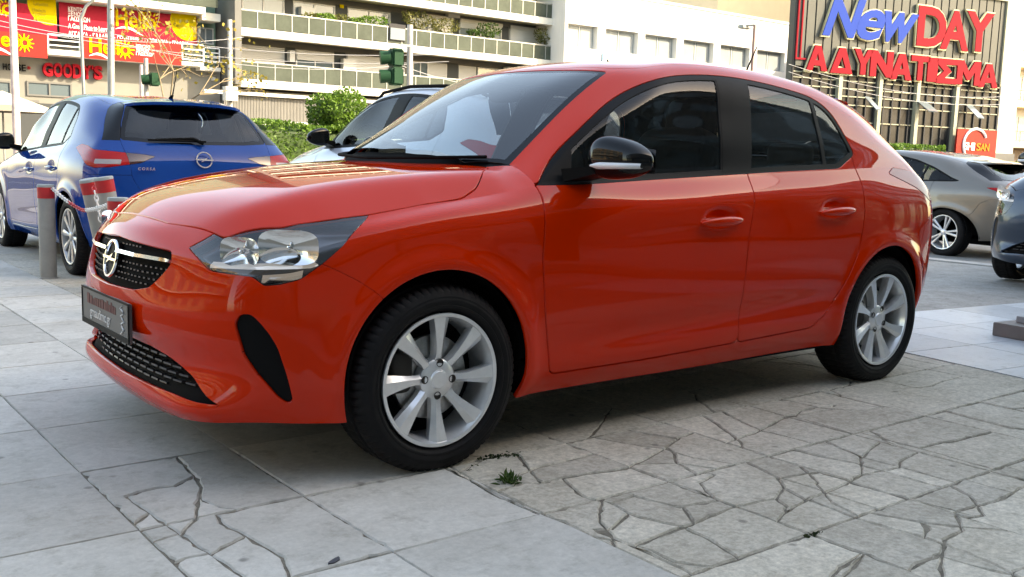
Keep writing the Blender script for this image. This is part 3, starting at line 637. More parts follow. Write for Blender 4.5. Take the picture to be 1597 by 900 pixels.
# ------------------------------------------------------------------ car
def make_car(name, key, loc, rz, paint_m, q=1.0, warp=None, outl=None, style='alloy8', spins=(0, 0, 0, 0), fold=False, aerial=True, emblem=True, plate=False, full=True, axles=(.815, 3.358), track=.865, wscale=1.0, zwheel=.298, side_m=None, rails=False, glass_rear=None):
    car = empty(name, loc, rz); W = warp or (lambda V: V)
    side_m = side_m or M['glass_side']
    def tm_():
        t = cut_body(body_tm(q, warp, True), outl); h = hood_tm(q, warp)
        h.carve(lambda A: poly_sdf(A[:, [0, 1]], HOODP), L_HOOD, gap=.0038)
        return t, h
    t, h = cached(key+'tm', tm_)
    def part(nm, labs, side, m, off=0.0, skirt=.010, parent=None, edge=.0012, tm=None):
        k = '%s|%s|%s|%s|%s' % (key, nm, labs, side, off)
        me = cached(k, lambda: (tm or t).mesh(nm, labs, side, off, skirt, edge))
        return obj(nm, me, m, parent or car) if me else None
    def cp(nm, V, F, m, parent=None, smooth=True, ang=35, N=None):   # free part in car coordinates, warped with the body
        k = key+nm+str(len(V))+str(round(float(np.sum(V)), 4))
        def fn():
            me = mesh_np(nm, W(np.asarray(V, float)), F, smooth=smooth)
            if smooth and ang: me.set_sharp_from_angle(angle=R(ang))
            return me
        return obj(nm, cached(k, fn), m, parent or car)
    def cmb(nm, mb, m, parent=None, smooth=True, ang=35):
        k = key+nm+str(len(mb.v))+str(round(float(np.sum(mb.v)), 4))
        def fn():
            mb.v = [tuple(p) for p in W(np.array(mb.v, float))]
            return mb.mesh(nm, smooth, 0, ang)
        return obj(nm, cached(k, fn), m, parent or car)
    part('bonnet', L_HOOD, 'J', paint_m, skirt=.016, tm=h, edge=.0028)
    fb = part('front_bumper', L_FB, 'J', paint_m, skirt=.020)
    part('body_shell', L_BODY, 'J', paint_m, skirt=.018)
    part('roof', L_ROOF, 'J', paint_m)
    part('tailgate', L_HATCH, 'J', paint_m, skirt=.015)
    part('rear_bumper', L_RB, 'J', paint_m, skirt=.02)
    part('windscreen', L_WS, 'J', M['glass_screen'], .003, 0)
    part('windscreen_border', L_FRIT, 'J', M['gloss_black'], .003, .006)
    part('rear_window', L_RG, 'J', glass_rear or M['glass_rear'], .004, 0); part('rear_window_border', L_RFRIT, 'J', M['gloss_black'], .004, .006)
    inner = [L_BODY, L_FB, L_FEND, L_FD, L_RD, L_HATCH, L_RB, L_ROOF, L_GAP, L_CP, L_TAIL, L_TAIL2, L_TAIL3, L_DUCT, L_CUT, L_RFRIT]
    part('inner_shell', inner, 'J', M['black'], .022, 0)
    for sd in ('L', 'R'):
        part('fender', L_FEND, sd, paint_m, skirt=.018)
        fd = part('front_door', L_FD, sd, paint_m, edge=.003); rd = part('rear_door', L_RD, sd, paint_m, edge=.003)
        part('window_trim', L_DLO, sd, M['satin_black'], .002, .012)
        part('front_side_window', L_FG, sd, side_m, .006, 0); part('rear_side_window', L_BG, sd, side_m, .006, 0)
        part('quarter_window', L_QG, sd, side_m, .006, 0)
        part('pillar_cover', L_BP, sd, M['satin_black'], .001, .004)
        part('rear_pillar_trim', L_CP, sd, M['gloss_black'], .001, .006)
        tl = part('tail_lamp', L_TAIL, sd, M['red_lens'], -.002, .010); part('tail_lamp_inner', L_TAIL2, sd, M['smoke_lens'], -.002, .010); part('reversing_light', L_TAIL3, sd, M['clear_lamp'], -.002, .006, tl)
        part('bumper_duct', L_DUCT, sd, M['satin_black'], .010, 0, fb)
        s = -1 if sd == 'L' else 1
        # head lamp: clear lens over a dark bowl with two reflectors and a light strip
        lens = part('headlamp', L_LAMP, sd, M['lens'], 0.0, .004)
        part('lamp_housing', L_LAMP, sd, M['lamp_grey'], .035, 0, lens)
        for nm, ax, az, rx_, rz_ in (('main_reflector', 1.085, .737, .092, .053), ('inner_reflector', .875, .720, .064, .044)):
            # centre on the body: a = x+w
            w_ = np.interp(ax, [.6, .74, .93, 1.0, 1.13, 1.28], [.464, .58, .70, .735, .775, .795]); x_ = ax-w_
            nx = -math.cos(R(38)) if ax < .9 else -math.cos(R(50)); ny = math.sqrt(1-nx*nx)
            tdir = np.array([ny, -nx, 0]); ndir = np.array([nx, ny, .12]); V = []; F = []
            nr, na = 7, 28
            for i in range(nr+1):
                f_ = i/nr
                for k in range(na):
                    a = 2*math.pi*k/na; ex = .62
                    cx = math.copysign(abs(math.cos(a))**ex, math.cos(a)); cz = math.copysign(abs(math.sin(a))**ex, math.sin(a))
                    p = np.array([x_, w_, az])+tdir*rx_*cx*f_+np.array([0, 0, 1])*rz_*cz*f_-ndir*(.034-.024*f_**2)
                    V.append(p)
            for i in range(nr):
                for k in range(na): F.append((i*na+k, (i+1)*na+k, (i+1)*na+(k+1) % na, i*na+(k+1) % na))
            V = np.array(V); V[:, 1] *= s; cp(nm, V, F, M['reflector'], lens, ang=60)
            c0 = np.array([x_, w_, az])-ndir*.020; Vb, Fb = superbox(.007, .007, .007, 1.0, 12, 6); Vb = Vb+c0; Vb[:, 1] *= s
            cp('lamp_bulb', Vb, Fb, M['chrome'], lens)
        # strip along the lower lamp edge
        aa = np.linspace(.735, 1.185, 30); ww = np.interp(aa, [.6, .74, .93, 1.0, 1.13, 1.28], [.464, .584, .703, .737, .779, .797]); st = []
        for a, w_ in zip(aa, ww):
            x_ = a-w_; d_ = np.array([-.75, .66, 0])
            st.append(np.array([x_, w_, .671+.010*(a-.735)/.45])-d_*.006)
        V = []; F = []
        for i, p in enumerate(st):
            hh = .0065 if i < 29 else .002
            V += [p+[0, 0, -hh], p+[.002, -.002, hh*.2], p+[.018, -.016, hh*1.5], p+[.020, -.018, -hh]]
        for i in range(len(st)-1):
            for k in range(4): F.append((i*4+k, i*4+(k+1) % 4, (i+1)*4+(k+1) % 4, (i+1)*4+k))
        V = np.array(V); V[:, 1] *= s; cp('light_strip', V, F, M['light_strip'], lens, ang=30)
        for nm_, al, zl, zh, dp_, m_ in (('lower_reflector', [(.975, .652), (1.03, .655), (1.09, .660), (1.135, .668)], -.020, 0.0, .018, M['reflector']),):
            pa = np.array(dense(al, 6)); V = []; F = []
            for a, z_ in pa:
                w_ = float(np.interp(a, [.6, .74, .93, 1.0, 1.13, 1.28], [.464, .575, .690, .722, .762, .772] if nm_ == 'lamp_bezel' else [.464, .584, .703, .737, .779, .797])); x_ = a-w_; d_ = np.array([-.7, .7, .25])
                p = np.array([x_, w_, z_])-d_*dp_; V += [p+[0, 0, zl], p+[.010, -.010, zh+.003]]
            for i in range(len(pa)-1): F.append((2*i, 2*i+2, 2*i+3, 2*i+1))
            V = np.array(V); V[:, 1] *= s; cp(nm_, V, F, m_, lens, ang=0)
        # handles
        for hx, hz, dd in ((2.131, .792, fd), (2.907, .824, rd)):
            V = []; F = []; nn = 18
            for i in range(nn+1):
                u_ = i/nn; xx = hx-.122+.244*u_; bow = math.sin(math.pi*min(1, max(0, u_)))**.45
                hh = .0165*bow+.003; out_ = .889+.022*bow+(.004 if hx > 2.5 else 0); zz = hz+.010*(u_-.5)
                for k in range(10):
                    a = 2*math.pi*k/10; V.append((xx, (out_-.012+.012*math.cos(a))*s, zz+hh*math.sin(a)))
            for i in range(nn):
                for k in range(10): F.append((i*10+k, i*10+(k+1) % 10, (i+1)*10+(k+1) % 10, (i+1)*10+k))
            F += [tuple(range(10)), tuple(nn*10+k for k in range(10))]
            cp('door_handle', V, F, paint_m, dd or car, ang=50)
        # door mirror
        mr = empty('door_mirror', (0, 0, 0), 0, car)
        if fold and s > 0: mr.matrix_local = Matrix.Translation((1.50, .84, 0)) @ Matrix.Rotation(R(-68), 4, 'Z') @ Matrix.Translation((-1.46, -.86, 0))
        V, F = superbox(1, 1, 1, .74, 36, 20); V = V.copy()
        t_ = (V[:, 1]+1)/2                                   # 0 inboard .. 1 outboard
        hx = .080-.024*t_; hz = .088-.040*t_**1.6
        sh = np.stack([V[:, 0]*hx*np.where(V[:, 0] < 0, 1.15, .55)+.035*t_, V[:, 1]*.118, V[:, 2]*hz*np.where(V[:, 2] > 0, 1.0, .92)-.012*t_], 1)
        Vm = sh+[1.475, .965, 1.030]; Vm[:, 1] *= s; cp('mirror_cap', Vm, F, M['gloss_black'], mr, ang=0)
        idx = []
        g = MB()
        prs = []
        for i in range(14):
            u_ = i/13; yy = .900+.172*u_; tt = (yy-.847)/.236; xx = 1.475-.0905*(1-.22*tt)*(1-max(0, (tt-.72)/.28)**2.2*.75)+.035*tt-.0045*(1 if tt > .05 else .5); hh = .0125*min(1, .25+u_*4)*(1-.25*u_)
            prs.append((xx, yy*s, 1.000+.003*u_, hh))
        Vv = []; Ff = []
        for x_, y_, z_, hh in prs: Vv += [(x_, y_, z_-hh), (x_-.003, y_, z_), (x_, y_, z_+hh), (x_+.03, y_, z_)]
        for i in range(13):
            for k in range(4): Ff.append((i*4+k, i*4+(k+1) % 4, (i+1)*4+(k+1) % 4, (i+1)*4+k))
        cp('indicator_strip', np.array(Vv), Ff, M['white_lamp'] if key != 'sv' else M['chrome'], mr, ang=0)
        ft = MB().add([(1.36, .80*s, .940), (1.50, .80*s, .945), (1.53, .90*s, .975), (1.42, .90*s, .972), (1.355, .79*s, .985), (1.49, .79*s, .995), (1.53, .90*s, 1.005), (1.42, .90*s, 1.0)], [(0, 1, 2, 3), (4, 5, 6, 7), (0, 1, 5, 4), (1, 2, 6, 5), (2, 3, 7, 6), (3, 0, 4, 7)])
        cmb('mirror_foot', ft, M['satin_black'], mr, False)
        gm = MB().add([(1.520, (.875)*s, .975), (1.545, 1.065*s, .978), (1.545, 1.065*s, 1.060), (1.520, .875*s, 1.085)], [(0, 1, 2, 3)])
        cmb('mirror_glass', gm, M['chrome'], mr, False)
    # wheel housings and floor
    fl = MB()
    for cx in (.815, 3.358):
        for s in (-1, 1):
            n = 24; V = []; F = []
            for k in range(n+1):
                a = -.12+(math.pi+.24)*k/n
                for yy in (.825, .52): V.append((cx+.356*math.cos(a), s*yy, .313+.356*math.sin(a)))
            for k in range(n): F.append((2*k, 2*k+1, 2*k+3, 2*k+2))
            V.append((cx, s*.52, .313)); F += [(2*k+1, 2*k+3, 2*n+2) for k in range(n)]
            fl.add(V, F)
    fl.box(.35, 3.8, -.50, .50, .17, .24); fl.box(1.2, 2.97, -.79, .79, .185, .23); fl.box(.22, .5, -.55, .55, .20, .26); fl.box(3.72, 3.93, -.6, .6, .28, .36)
    cmb('underbody', fl, M['black'], None, False)
    # grilles
    gr = part('grille_back', L_GR, 'J', M['black'], .028, 0)
    if gr:
        rim = t.extract([L_GR], 'J', 0, 0)
        part('grille_surround', L_GR, 'J', M['trim_grey'], .0285, .0, None) if False else None
        sx = lambda w, z: float(np.interp(z, [.55, .66, .725], [np.interp(abs(w), [0, .22, .42], [.017, .031, .068]), np.interp(abs(w), [0, .22, .42], [.035, .05, .095]), np.interp(abs(w), [0, .22, .42], [.06, .075, .118])]))
        studs = MB()
        for j in range(9):
            z_ = .567+.0185*j
            for i in range(-15, 16):
                w_ = (i+(.5 if j % 2 else 0))*.029
                if poly_sdf(np.array([[w_, z_]]), GRILLEP)[0] > -.016 or abs(w_) < .035 or abs(z_-.668) < .012: continue
                x_ = sx(w_, z_)+.016; sl = .18*np.sign(w_)
                studs.add([(x_, w_-.008, z_-.0025), (x_-.004, w_, z_-.0035), (x_, w_+.008, z_-.0025), (x_, w_+.008, z_+.002), (x_-.004, w_, z_+.003), (x_, w_-.008, z_+.002), (x_+.012, w_, z_)], [(0, 1, 4, 5), (1, 2, 3, 4), (0, 6, 1), (1, 6, 2), (2, 6, 3), (3, 6, 4), (4, 6, 5), (5, 6, 0)])
        so = cmb('grille_stud', studs, M['trim_chrome'], gr, False); tag(so, kind='stuff')
        for s in (-1, 1):
            V = []; F = []; ws_ = np.linspace(.055, .412, 14)
            for i, w_ in enumerate(ws_):
                hh = .0085 if i < 13 else .006; z_ = .672-.002*i/13; x_ = sx(w_, z_)-.003
                V += [(x_+.004, s*w_, z_-hh), (x_-.006, s*w_, z_-hh*.3), (x_-.002, s*w_, z_+hh), (x_+.022, s*w_, z_)]
            for i in range(13):
                for k in range(4): F.append((i*4+k, i*4+(k+1) % 4, (i+1)*4+(k+1) % 4, (i+1)*4+k))
            F += [(0, 1, 2, 3), (52, 53, 54, 55)]
            cp('chrome_bar', np.array(V), F, M['chrome'], gr, ang=25)
        if emblem:
            em = emblem_mesh(); e = obj('emblem', em, M['chrome'], gr, (.040, 0, .642), (R(90)-.20, 0, -math.pi/2)); e.scale = (.066, .066, .066)
            bk = obj('emblem_backing', cached('embk', lambda: MB().lathe([(.0004, .004), (.052, .004), (.055, -.010), (.056, -.02)], 40, 'z').mesh('emblem_backing', True)), M['satin_black'], gr, (.047, 0, .642), (R(90)-.20, 0, -math.pi/2))
            e2 = obj('rear_emblem', em, M['hubcap'], car, (3.958, 0, .925), (R(90)-.24, 0, math.pi/2)); e2.scale = (.066, .066, .066)
    lg = part('lower_grille', L_LG, 'J', M['black'], .030, 0)
    if lg:
        sl = MB()
        for j in range(6):
            z_ = .272+.022*j
            for i in range(-9, 10):
                w_ = (i+(.5 if j % 2 else 0))*.066
                if poly_sdf(np.array([[w_, z_]]), LOWERP)[0] > -.014: continue
                x_ = np.interp(abs(w_), [0, .22, .42, .6], [.078, .082, .10, .15])+.004; dx = .0009*abs(w_)/.066
                k_ = np.interp(abs(w_), [0, .3, .6], [0, .10, .36])*np.sign(w_)
                sl.add([(x_-k_*.024, w_-.024, z_-.003), (x_+k_*.024, w_+.024, z_-.003), (x_+k_*.024, w_+.024, z_+.003), (x_-k_*.024, w_-.024, z_+.003), (x_+.03, w_-.02, z_-.002), (x_+.03, w_+.02, z_-.002), (x_+.03, w_+.02, z_+.002), (x_+.03, w_-.02, z_+.002)], [(0, 1, 2, 3), (4, 7, 6, 5), (0, 4, 5, 1), (1, 5, 6, 2), (2, 6, 7, 3), (3, 7, 4, 0)])
        tag(cmb('grille_slat', sl, M['trim_grey2'], lg, False), kind='stuff')
    # sealing bars that close the bumper openings
    for lab, dep in ((L_GR, .030), (L_LG, .032)):
        r_ = t.extract([lab], 'J', 0, dep, .0)
        if r_ is not None:
            n0 = len(np.unique(t.T[np.isin(t.lab, [lab])])); V, T, N = r_; sel = T[(T >= len(V)-2*0).any(1)] if False else None
            k = key+'rev%d' % lab
            def fn(V=V, T=T, N=N, lab=lab):
                base = t.extract([lab], 'J', 0, 0); nb_ = len(base[1]); return mesh_np('opening_frame', V, T[nb_:])
            obj('opening_frame', cached(k, fn), M['satin_black'], fb or car)
    # cowl
    ww = np.linspace(-.62, .62, 25); V = []; F = []
    for w_ in ww:
        xh = np.interp(abs(w_), [0, .22, .42, .58, .635], [1.03, 1.045, 1.085, 1.10, 1.10]); xs_ = np.interp(abs(w_), [0, .33, .625], [.97, 1.03, 1.27])
        V += [(xh-.03, w_, float(hood(xh, w_))-.030), (xh+.05, w_, float(hood(xh, w_))-.030), (max(xs_, xh)+.09, w_, np.interp(abs(w_), [0, .33, .625], [.968, .976, .99])+.030)]
    for i in range(24): F += [(3*i, 3*i+1, 3*i+4, 3*i+3), (3*i+1, 3*i+2, 3*i+5, 3*i+4)]
    cp('cowl_panel', V, F, M['satin_black'], ang=0)
    # wipers lying at the foot of the screen
    for y0, y1 in ((.52, -.06), (-.02, -.52)):
        b = MB(); xs_ = lambda w: np.interp(abs(w), [0, .33, .625], [.985, 1.045, 1.28]); zs_ = lambda w: np.interp(abs(w), [0, .33, .625], [.978, .986, 1.0])
        pts = [(xs_(y)+.03, y, zs_(y)+.024) for y in np.linspace(y0, y1, 7)]
        b.tube(pts, .007, 6); cmb('wiper', b, M['black'], None, True)
    # roof spoiler
    V = []; F = []; nn = 20
    for i in range(nn+1):
        w_ = -.47+i/nn*.94; e = abs(w_)/.47; xr = 3.41-.06*e; xt = 3.685-.075*e**2-.07*max(0, e-.8)/.2
        z0 = np.interp(abs(w_), [0, .3, .47], [1.398, 1.384, 1.350])+.004; zt = np.interp(abs(w_), [0, .3, .42, .47], [1.374, 1.366, 1.354, 1.342])
        V += [(xr, w_, z0), (xr+.12, w_, (z0+zt)/2+.008), (xt, w_, zt), (xt+.002, w_, zt-.022), (xr+.15, w_, zt-.030-.01*(1-e)), (xr, w_, z0-.03)]
    for i in range(nn):
        for k in range(5): F.append((6*i+k, 6*i+k+1, 6*i+7+k, 6*i+6+k))
    F += [tuple(range(6)), tuple(6*nn+k for k in range(6))]
    cp('roof_spoiler', V, F, paint_m, ang=40)
    # roof aerial
    b = MB(); b.tube([(3.22, .0, 1.415), (3.24, 0, 1.432), (3.27, 0, 1.442)], [.018, .014, .008], 10); b.tube([(3.265, 0, 1.440), (3.38, 0, 1.64)], [.006, .0028], 8); (cmb('roof_aerial', b, M['black']) if aerial else None)
    # rear wiper
    b = MB(); b.tube([(3.895, .02, 1.052), (3.86, -.05, 1.085), (3.85, -.34, 1.072)], [.016, .014, .006], 8); b.tube([(3.868, .05, 1.066), (3.858, -.40, 1.068)], .009, 6); cmb('rear_wiper', b, M['black'])
    if rails:
        for s in (-1, 1):
            b = MB(); b.tube([(1.86, s*.555, 1.372), (1.95, s*.572, 1.41), (2.4, s*.585, 1.445), (2.9, s*.58, 1.432), (3.3, s*.562, 1.385), (3.4, s*.55, 1.345)], .014, 8); cmb('roof_rail', b, M['black'])
    # cabin
    cab = M['cabin']
    def sb(nm, c, hs, m=cab, tilt=0.0, e=.4):
        V, F = superbox(*hs, e, 20, 10); ca, sa = math.cos(tilt), math.sin(tilt)
        V = np.stack([V[:, 0]*ca+V[:, 2]*sa, V[:, 1], -V[:, 0]*sa+V[:, 2]*ca], 1)+np.array(c); return cp(nm, V, F, m, ang=0)
    for s in (-1, 1):
        st = sb('front_seat', (2.05, s*.36, .55), (.25, .24, .10)); sb('seat_back', (2.36, s*.36, .86), (.085, .235, .32), cab, .28); sb('headrest', (2.50, s*.36, 1.22), (.05, .13, .085), cab, .2)
        sb('rear_headrest', (3.24, s*.36, 1.06), (.05, .12, .07))
    sb('rear_seat', (3.02, 0, .55), (.24, .60, .10)); sb('rear_seat_back', (3.26, 0, .80), (.07, .60, .26), cab, .25)
    sb('dashboard', (1.38, 0, .84), (.26, .68, .125), cab, .06, .5); sb('parcel_shelf', (3.52, 0, .95), (.22, .60, .015))
    sb('roof_lining', (2.55, 0, 1.385), (.72, .50, .012), M['cabin_light'])
    sb('rear_view_mirror', (1.70, 0, 1.285), (.02, .11, .032), M['black'], -.2, .6)
    V, F = [], []
    b = MB(); ring = [(1.70+.05*math.cos(a)*.6*1, -.36+.175*math.cos(a+1.57), .93+.165*math.sin(a+1.57)) for a in np.linspace(0, 2*math.pi, 25)]
    ring = [(1.70-(p[2]-.93)*.35*-1, p[1], p[2]) for p in ring]; b.tube(ring, .014, 8, False); b.tube([(1.60, -.36, .90), (1.69, -.36, .93)], .04, 10); b.tube([(1.69, -.53, .93), (1.68, -.19, .93)], .015, 6); cmb('steering_wheel', b, M['black'])
    # wheels
    i = 0
    for ax in axles:
        for s in (-1, 1):
            w = add_wheel(car, (ax, s*track, zwheel), s, style, spins[i], full); w.scale = (wscale,)*3; i += 1
    if plate: plate(car, fb)
    return car
def emblem_mesh():
    """ring with a lightning bolt across it"""
    if 'emblem' in MESH: return MESH['emblem']
    b = MB(); n = 56; V = []; F = []
    for k in range(n):
        a = 2*math.pi*k/n
        for r_, z_ in ((.84, 0), (.87, .10), (.97, .10), (1.0, 0)): V.append((r_*math.cos(a), r_*math.sin(a), z_))
    for k in range(n):
        for j in range(3): F.append((4*k+j, 4*k+j+1, 4*((k+1) % n)+j+1, 4*((k+1) % n)+j))
    b.add(V, F)
    z = [(-1.16, .10), (.30, .10), (.08, -.06), (1.16, -.06), (1.05, -.17), (-.36, -.17), (-.12, -.01), (-1.05, -.01)]
    z = [(-1.14, .09), (-.02, .09), (.42, .28), (.22, .03), (1.12, .03), (1.02, -.10), (.02, -.10), (-.42, -.29), (-.20, -.04), (-1.02, -.04)]
    b.prism(z, .04, .13)
    MESH['emblem'] = b.mesh('emblem', True, angle=30); return MESH['emblem']
M['lamp_grey'] = mat('lamp_housing_grey', (.11, .115, .125), .2, .8)
M['light_strip'] = mat('daytime_light_strip', (.90, .94, 1.0), .25, .1, emit=.05)
M['trim_chrome'] = mat('dark_chrome', (.25, .25, .26), .25, 1.0)
M['trim_grey2'] = mat('grille_grey', (.035, .033, .035), .35, coat=.3)

# ------------------------------------------------------------------ ground
def stone_mat(name, c1, c2, speck, rough=.85):
    m = bpy.data.materials.new(name); m.use_nodes = True; t = m.node_tree; p = t.nodes['Principled BSDF']; p.inputs['Roughness'].default_value = rough
    p.inputs['Specular IOR Level'].default_value = .3
    N = lambda k: t.nodes.new(k); L = t.links.new
    geo = N('ShaderNodeNewGeometry'); oi = N('ShaderNodeObjectInfo')
    n1 = N('ShaderNodeTexNoise'); n1.inputs['Scale'].default_value = 2.6; n1.inputs['Detail'].default_value = 7; n1.inputs['Roughness'].default_value = .62
    n2 = N('ShaderNodeTexNoise'); n2.inputs['Scale'].default_value = 55; n2.inputs['Detail'].default_value = 5; n2.inputs['Roughness'].default_value = .7
    n3 = N('ShaderNodeTexNoise'); n3.inputs['Scale'].default_value = 9; n3.inputs['Detail'].default_value = 8; n3.inputs['Roughness'].default_value = .75
    for n in (n1, n2, n3): L(geo.outputs['Position'], n.inputs['Vector'])
    mx = N('ShaderNodeMix'); mx.data_type = 'RGBA'; mx.inputs[6].default_value = (*c1, 1); mx.inputs[7].default_value = (*c2, 1)
    mr = N('ShaderNodeMapRange'); mr.inputs[1].default_value = .34; mr.inputs[2].default_value = .66; L(n1.outputs[0], mr.inputs[0]); L(mr.outputs[0], mx.inputs[0])
    # per slab tone
    hs = N('ShaderNodeHueSaturation'); mv = N('ShaderNodeMapRange'); mv.inputs[3].default_value = .80; mv.inputs[4].default_value = 1.10
    L(oi.outputs['Random'], mv.inputs[0]); L(mv.outputs[0], hs.inputs['Value']); L(mx.outputs[2], hs.inputs['Color'])
    # fine aggregate
    mr2 = N('ShaderNodeMapRange'); mr2.inputs[1].default_value = .36; mr2.inputs[2].default_value = .64; mr2.inputs[3].default_value = 1-speck; mr2.inputs[4].default_value = 1+speck
    L(n2.outputs[0], mr2.inputs[0])
    m2 = N('ShaderNodeMix'); m2.data_type = 'RGBA'; m2.blend_type = 'MULTIPLY'; m2.inputs[0].default_value = 1; L(hs.outputs[0], m2.inputs[6]); L(mr2.outputs[0], m2.inputs[7])
    # grime blotches
    mr3 = N('ShaderNodeMapRange'); mr3.inputs[1].default_value = .52; mr3.inputs[2].default_value = .74; mr3.inputs[3].default_value = 0; mr3.inputs[4].default_value = .62
    L(n3.outputs[0], mr3.inputs[0])
    m3 = N('ShaderNodeMix'); m3.data_type = 'RGBA'; m3.inputs[7].default_value = (c1[0]*.45, c1[1]*.43, c1[2]*.38, 1); L(mr3.outputs[0], m3.inputs[0]); L(m2.outputs[2], m3.inputs[6])
    # small dark spots
    vo = N('ShaderNodeTexVoronoi'); vo.inputs['Scale'].default_value = 5.5; L(geo.outputs['Position'], vo.inputs['Vector'])
    mr4 = N('ShaderNodeMapRange'); mr4.inputs[1].default_value = .05; mr4.inputs[2].default_value = .10; mr4.inputs[3].default_value = .5; mr4.inputs[4].default_value = 0; L(vo.outputs['Distance'], mr4.inputs[0])
    m4 = N('ShaderNodeMix'); m4.data_type = 'RGBA'; m4.inputs[7].default_value = (.06, .055, .05, 1); L(mr4.outputs[0], m4.inputs[0]); L(m3.outputs[2], m4.inputs[6])
    n5 = N('ShaderNodeTexNoise'); n5.inputs['Scale'].default_value = 24; n5.inputs['Detail'].default_value = 9; n5.inputs['Roughness'].default_value = .8; L(geo.outputs['Position'], n5.inputs['Vector'])
    mr5 = N('ShaderNodeMapRange'); mr5.inputs[1].default_value = .30; mr5.inputs[2].default_value = .70; mr5.inputs[3].default_value = 1-speck*1.3-.06; mr5.inputs[4].default_value = 1+speck*.9+.05; L(n5.outputs[0], mr5.inputs[0])
    m5 = N('ShaderNodeMix'); m5.data_type = 'RGBA'; m5.blend_type = 'MULTIPLY'; m5.inputs[0].default_value = 1; L(m4.outputs[2], m5.inputs[6]); L(mr5.outputs[0], m5.inputs[7])
    L(m5.outputs[2], p.inputs['Base Color'])
    b = N('ShaderNodeBump'); b.inputs['Strength'].default_value = .35; b.inputs['Distance'].default_value = .004
    ad = N('ShaderNodeMath'); ad.operation = 'ADD'; L(n2.outputs[0], ad.inputs[0]); L(n3.outputs[0], ad.inputs[1]); L(ad.outputs[0], b.inputs['Height']); L(b.outputs[0], p.inputs['Normal'])
    return m
M['slab_smooth'] = stone_mat('smooth_concrete_slab', (.49, .468, .42), (.60, .58, .53), .06)
M['slab_rough'] = stone_mat('worn_aggregate_slab', (.47, .425, .345), (.59, .545, .46), .18)
M['soil'] = mat('joint_soil', (.19, .165, .13), .95, var=.5, vscale=18, bump=.5, bscale=90, col2=(.25, .22, .17))
M['ground'] = stone_mat('old_concrete_ground', (.27, .26, .24), (.36, .35, .33), .12)
M['asphalt'] = mat('asphalt', (.055, .055, .057), .9, var=.25, vscale=1.5, bump=.4, bscale=200)
M['tile'] = stone_mat('pale_floor_tile', (.50, .53, .55), (.56, .585, .60), .02, .35)
M['kerb'] = mat('kerb_stone', (.38, .37, .35), .85, var=.12, vscale=4)

g = MB(); g.add([(-400, -60, -.02), (9.8, -60, -.02), (9.8, 18.8, -.02), (-400, 18.8, -.02)], [(0, 1, 2, 3)])
tag(g.build('ground', M['ground']), kind='structure')
g = MB(); g.box(9.8, 10.02, -60, 18.8, -.30, -.004)
tag(g.build('kerb', M['kerb']), kind='structure')
g = MB(); g.add([(10.02, -60, -.22), (400, -60, -.22), (400, 18.8, -.22), (10.02, 18.8, -.22)], [(0, 1, 2, 3)]); g.add([(-400, 18.8, -.27), (400, 18.8, -.27), (400, 400, -.27), (-400, 400, -.27)], [(0, 1, 2, 3)])
tag(g.build('lower_road', M['ground']), kind='structure')
g = MB(); g.add([(-400, 19, -.262), (400, 19, -.262), (400, 42, -.262), (-400, 42, -.262)], [(0, 1, 2, 3)])
tag(g.build('road', M['asphalt']), kind='structure')
g = MB()
for k in range(-40, 41): g.add([(k*6, 30.4, -.256), (k*6+3, 30.4, -.256), (k*6+3, 30.55, -.256), (k*6, 30.55, -.256)], [(0, 1, 2, 3)])
tag(g.build('road_marking', mat('road_paint', (.75, .75, .72), .7)), kind='structure')
g = MB(); g.box(-400, 400, 42, 42.25, -.27, -.12); g.box(-400, 400, 42.25, 60, -.27, -.122)
tag(g.build('pavement', M['kerb']), kind='structure')
g = MB(); g.box(-400, 9.8, 18.75, 19, -.27, -.004)
tag(g.build('kerb', M['kerb']), kind='structure')

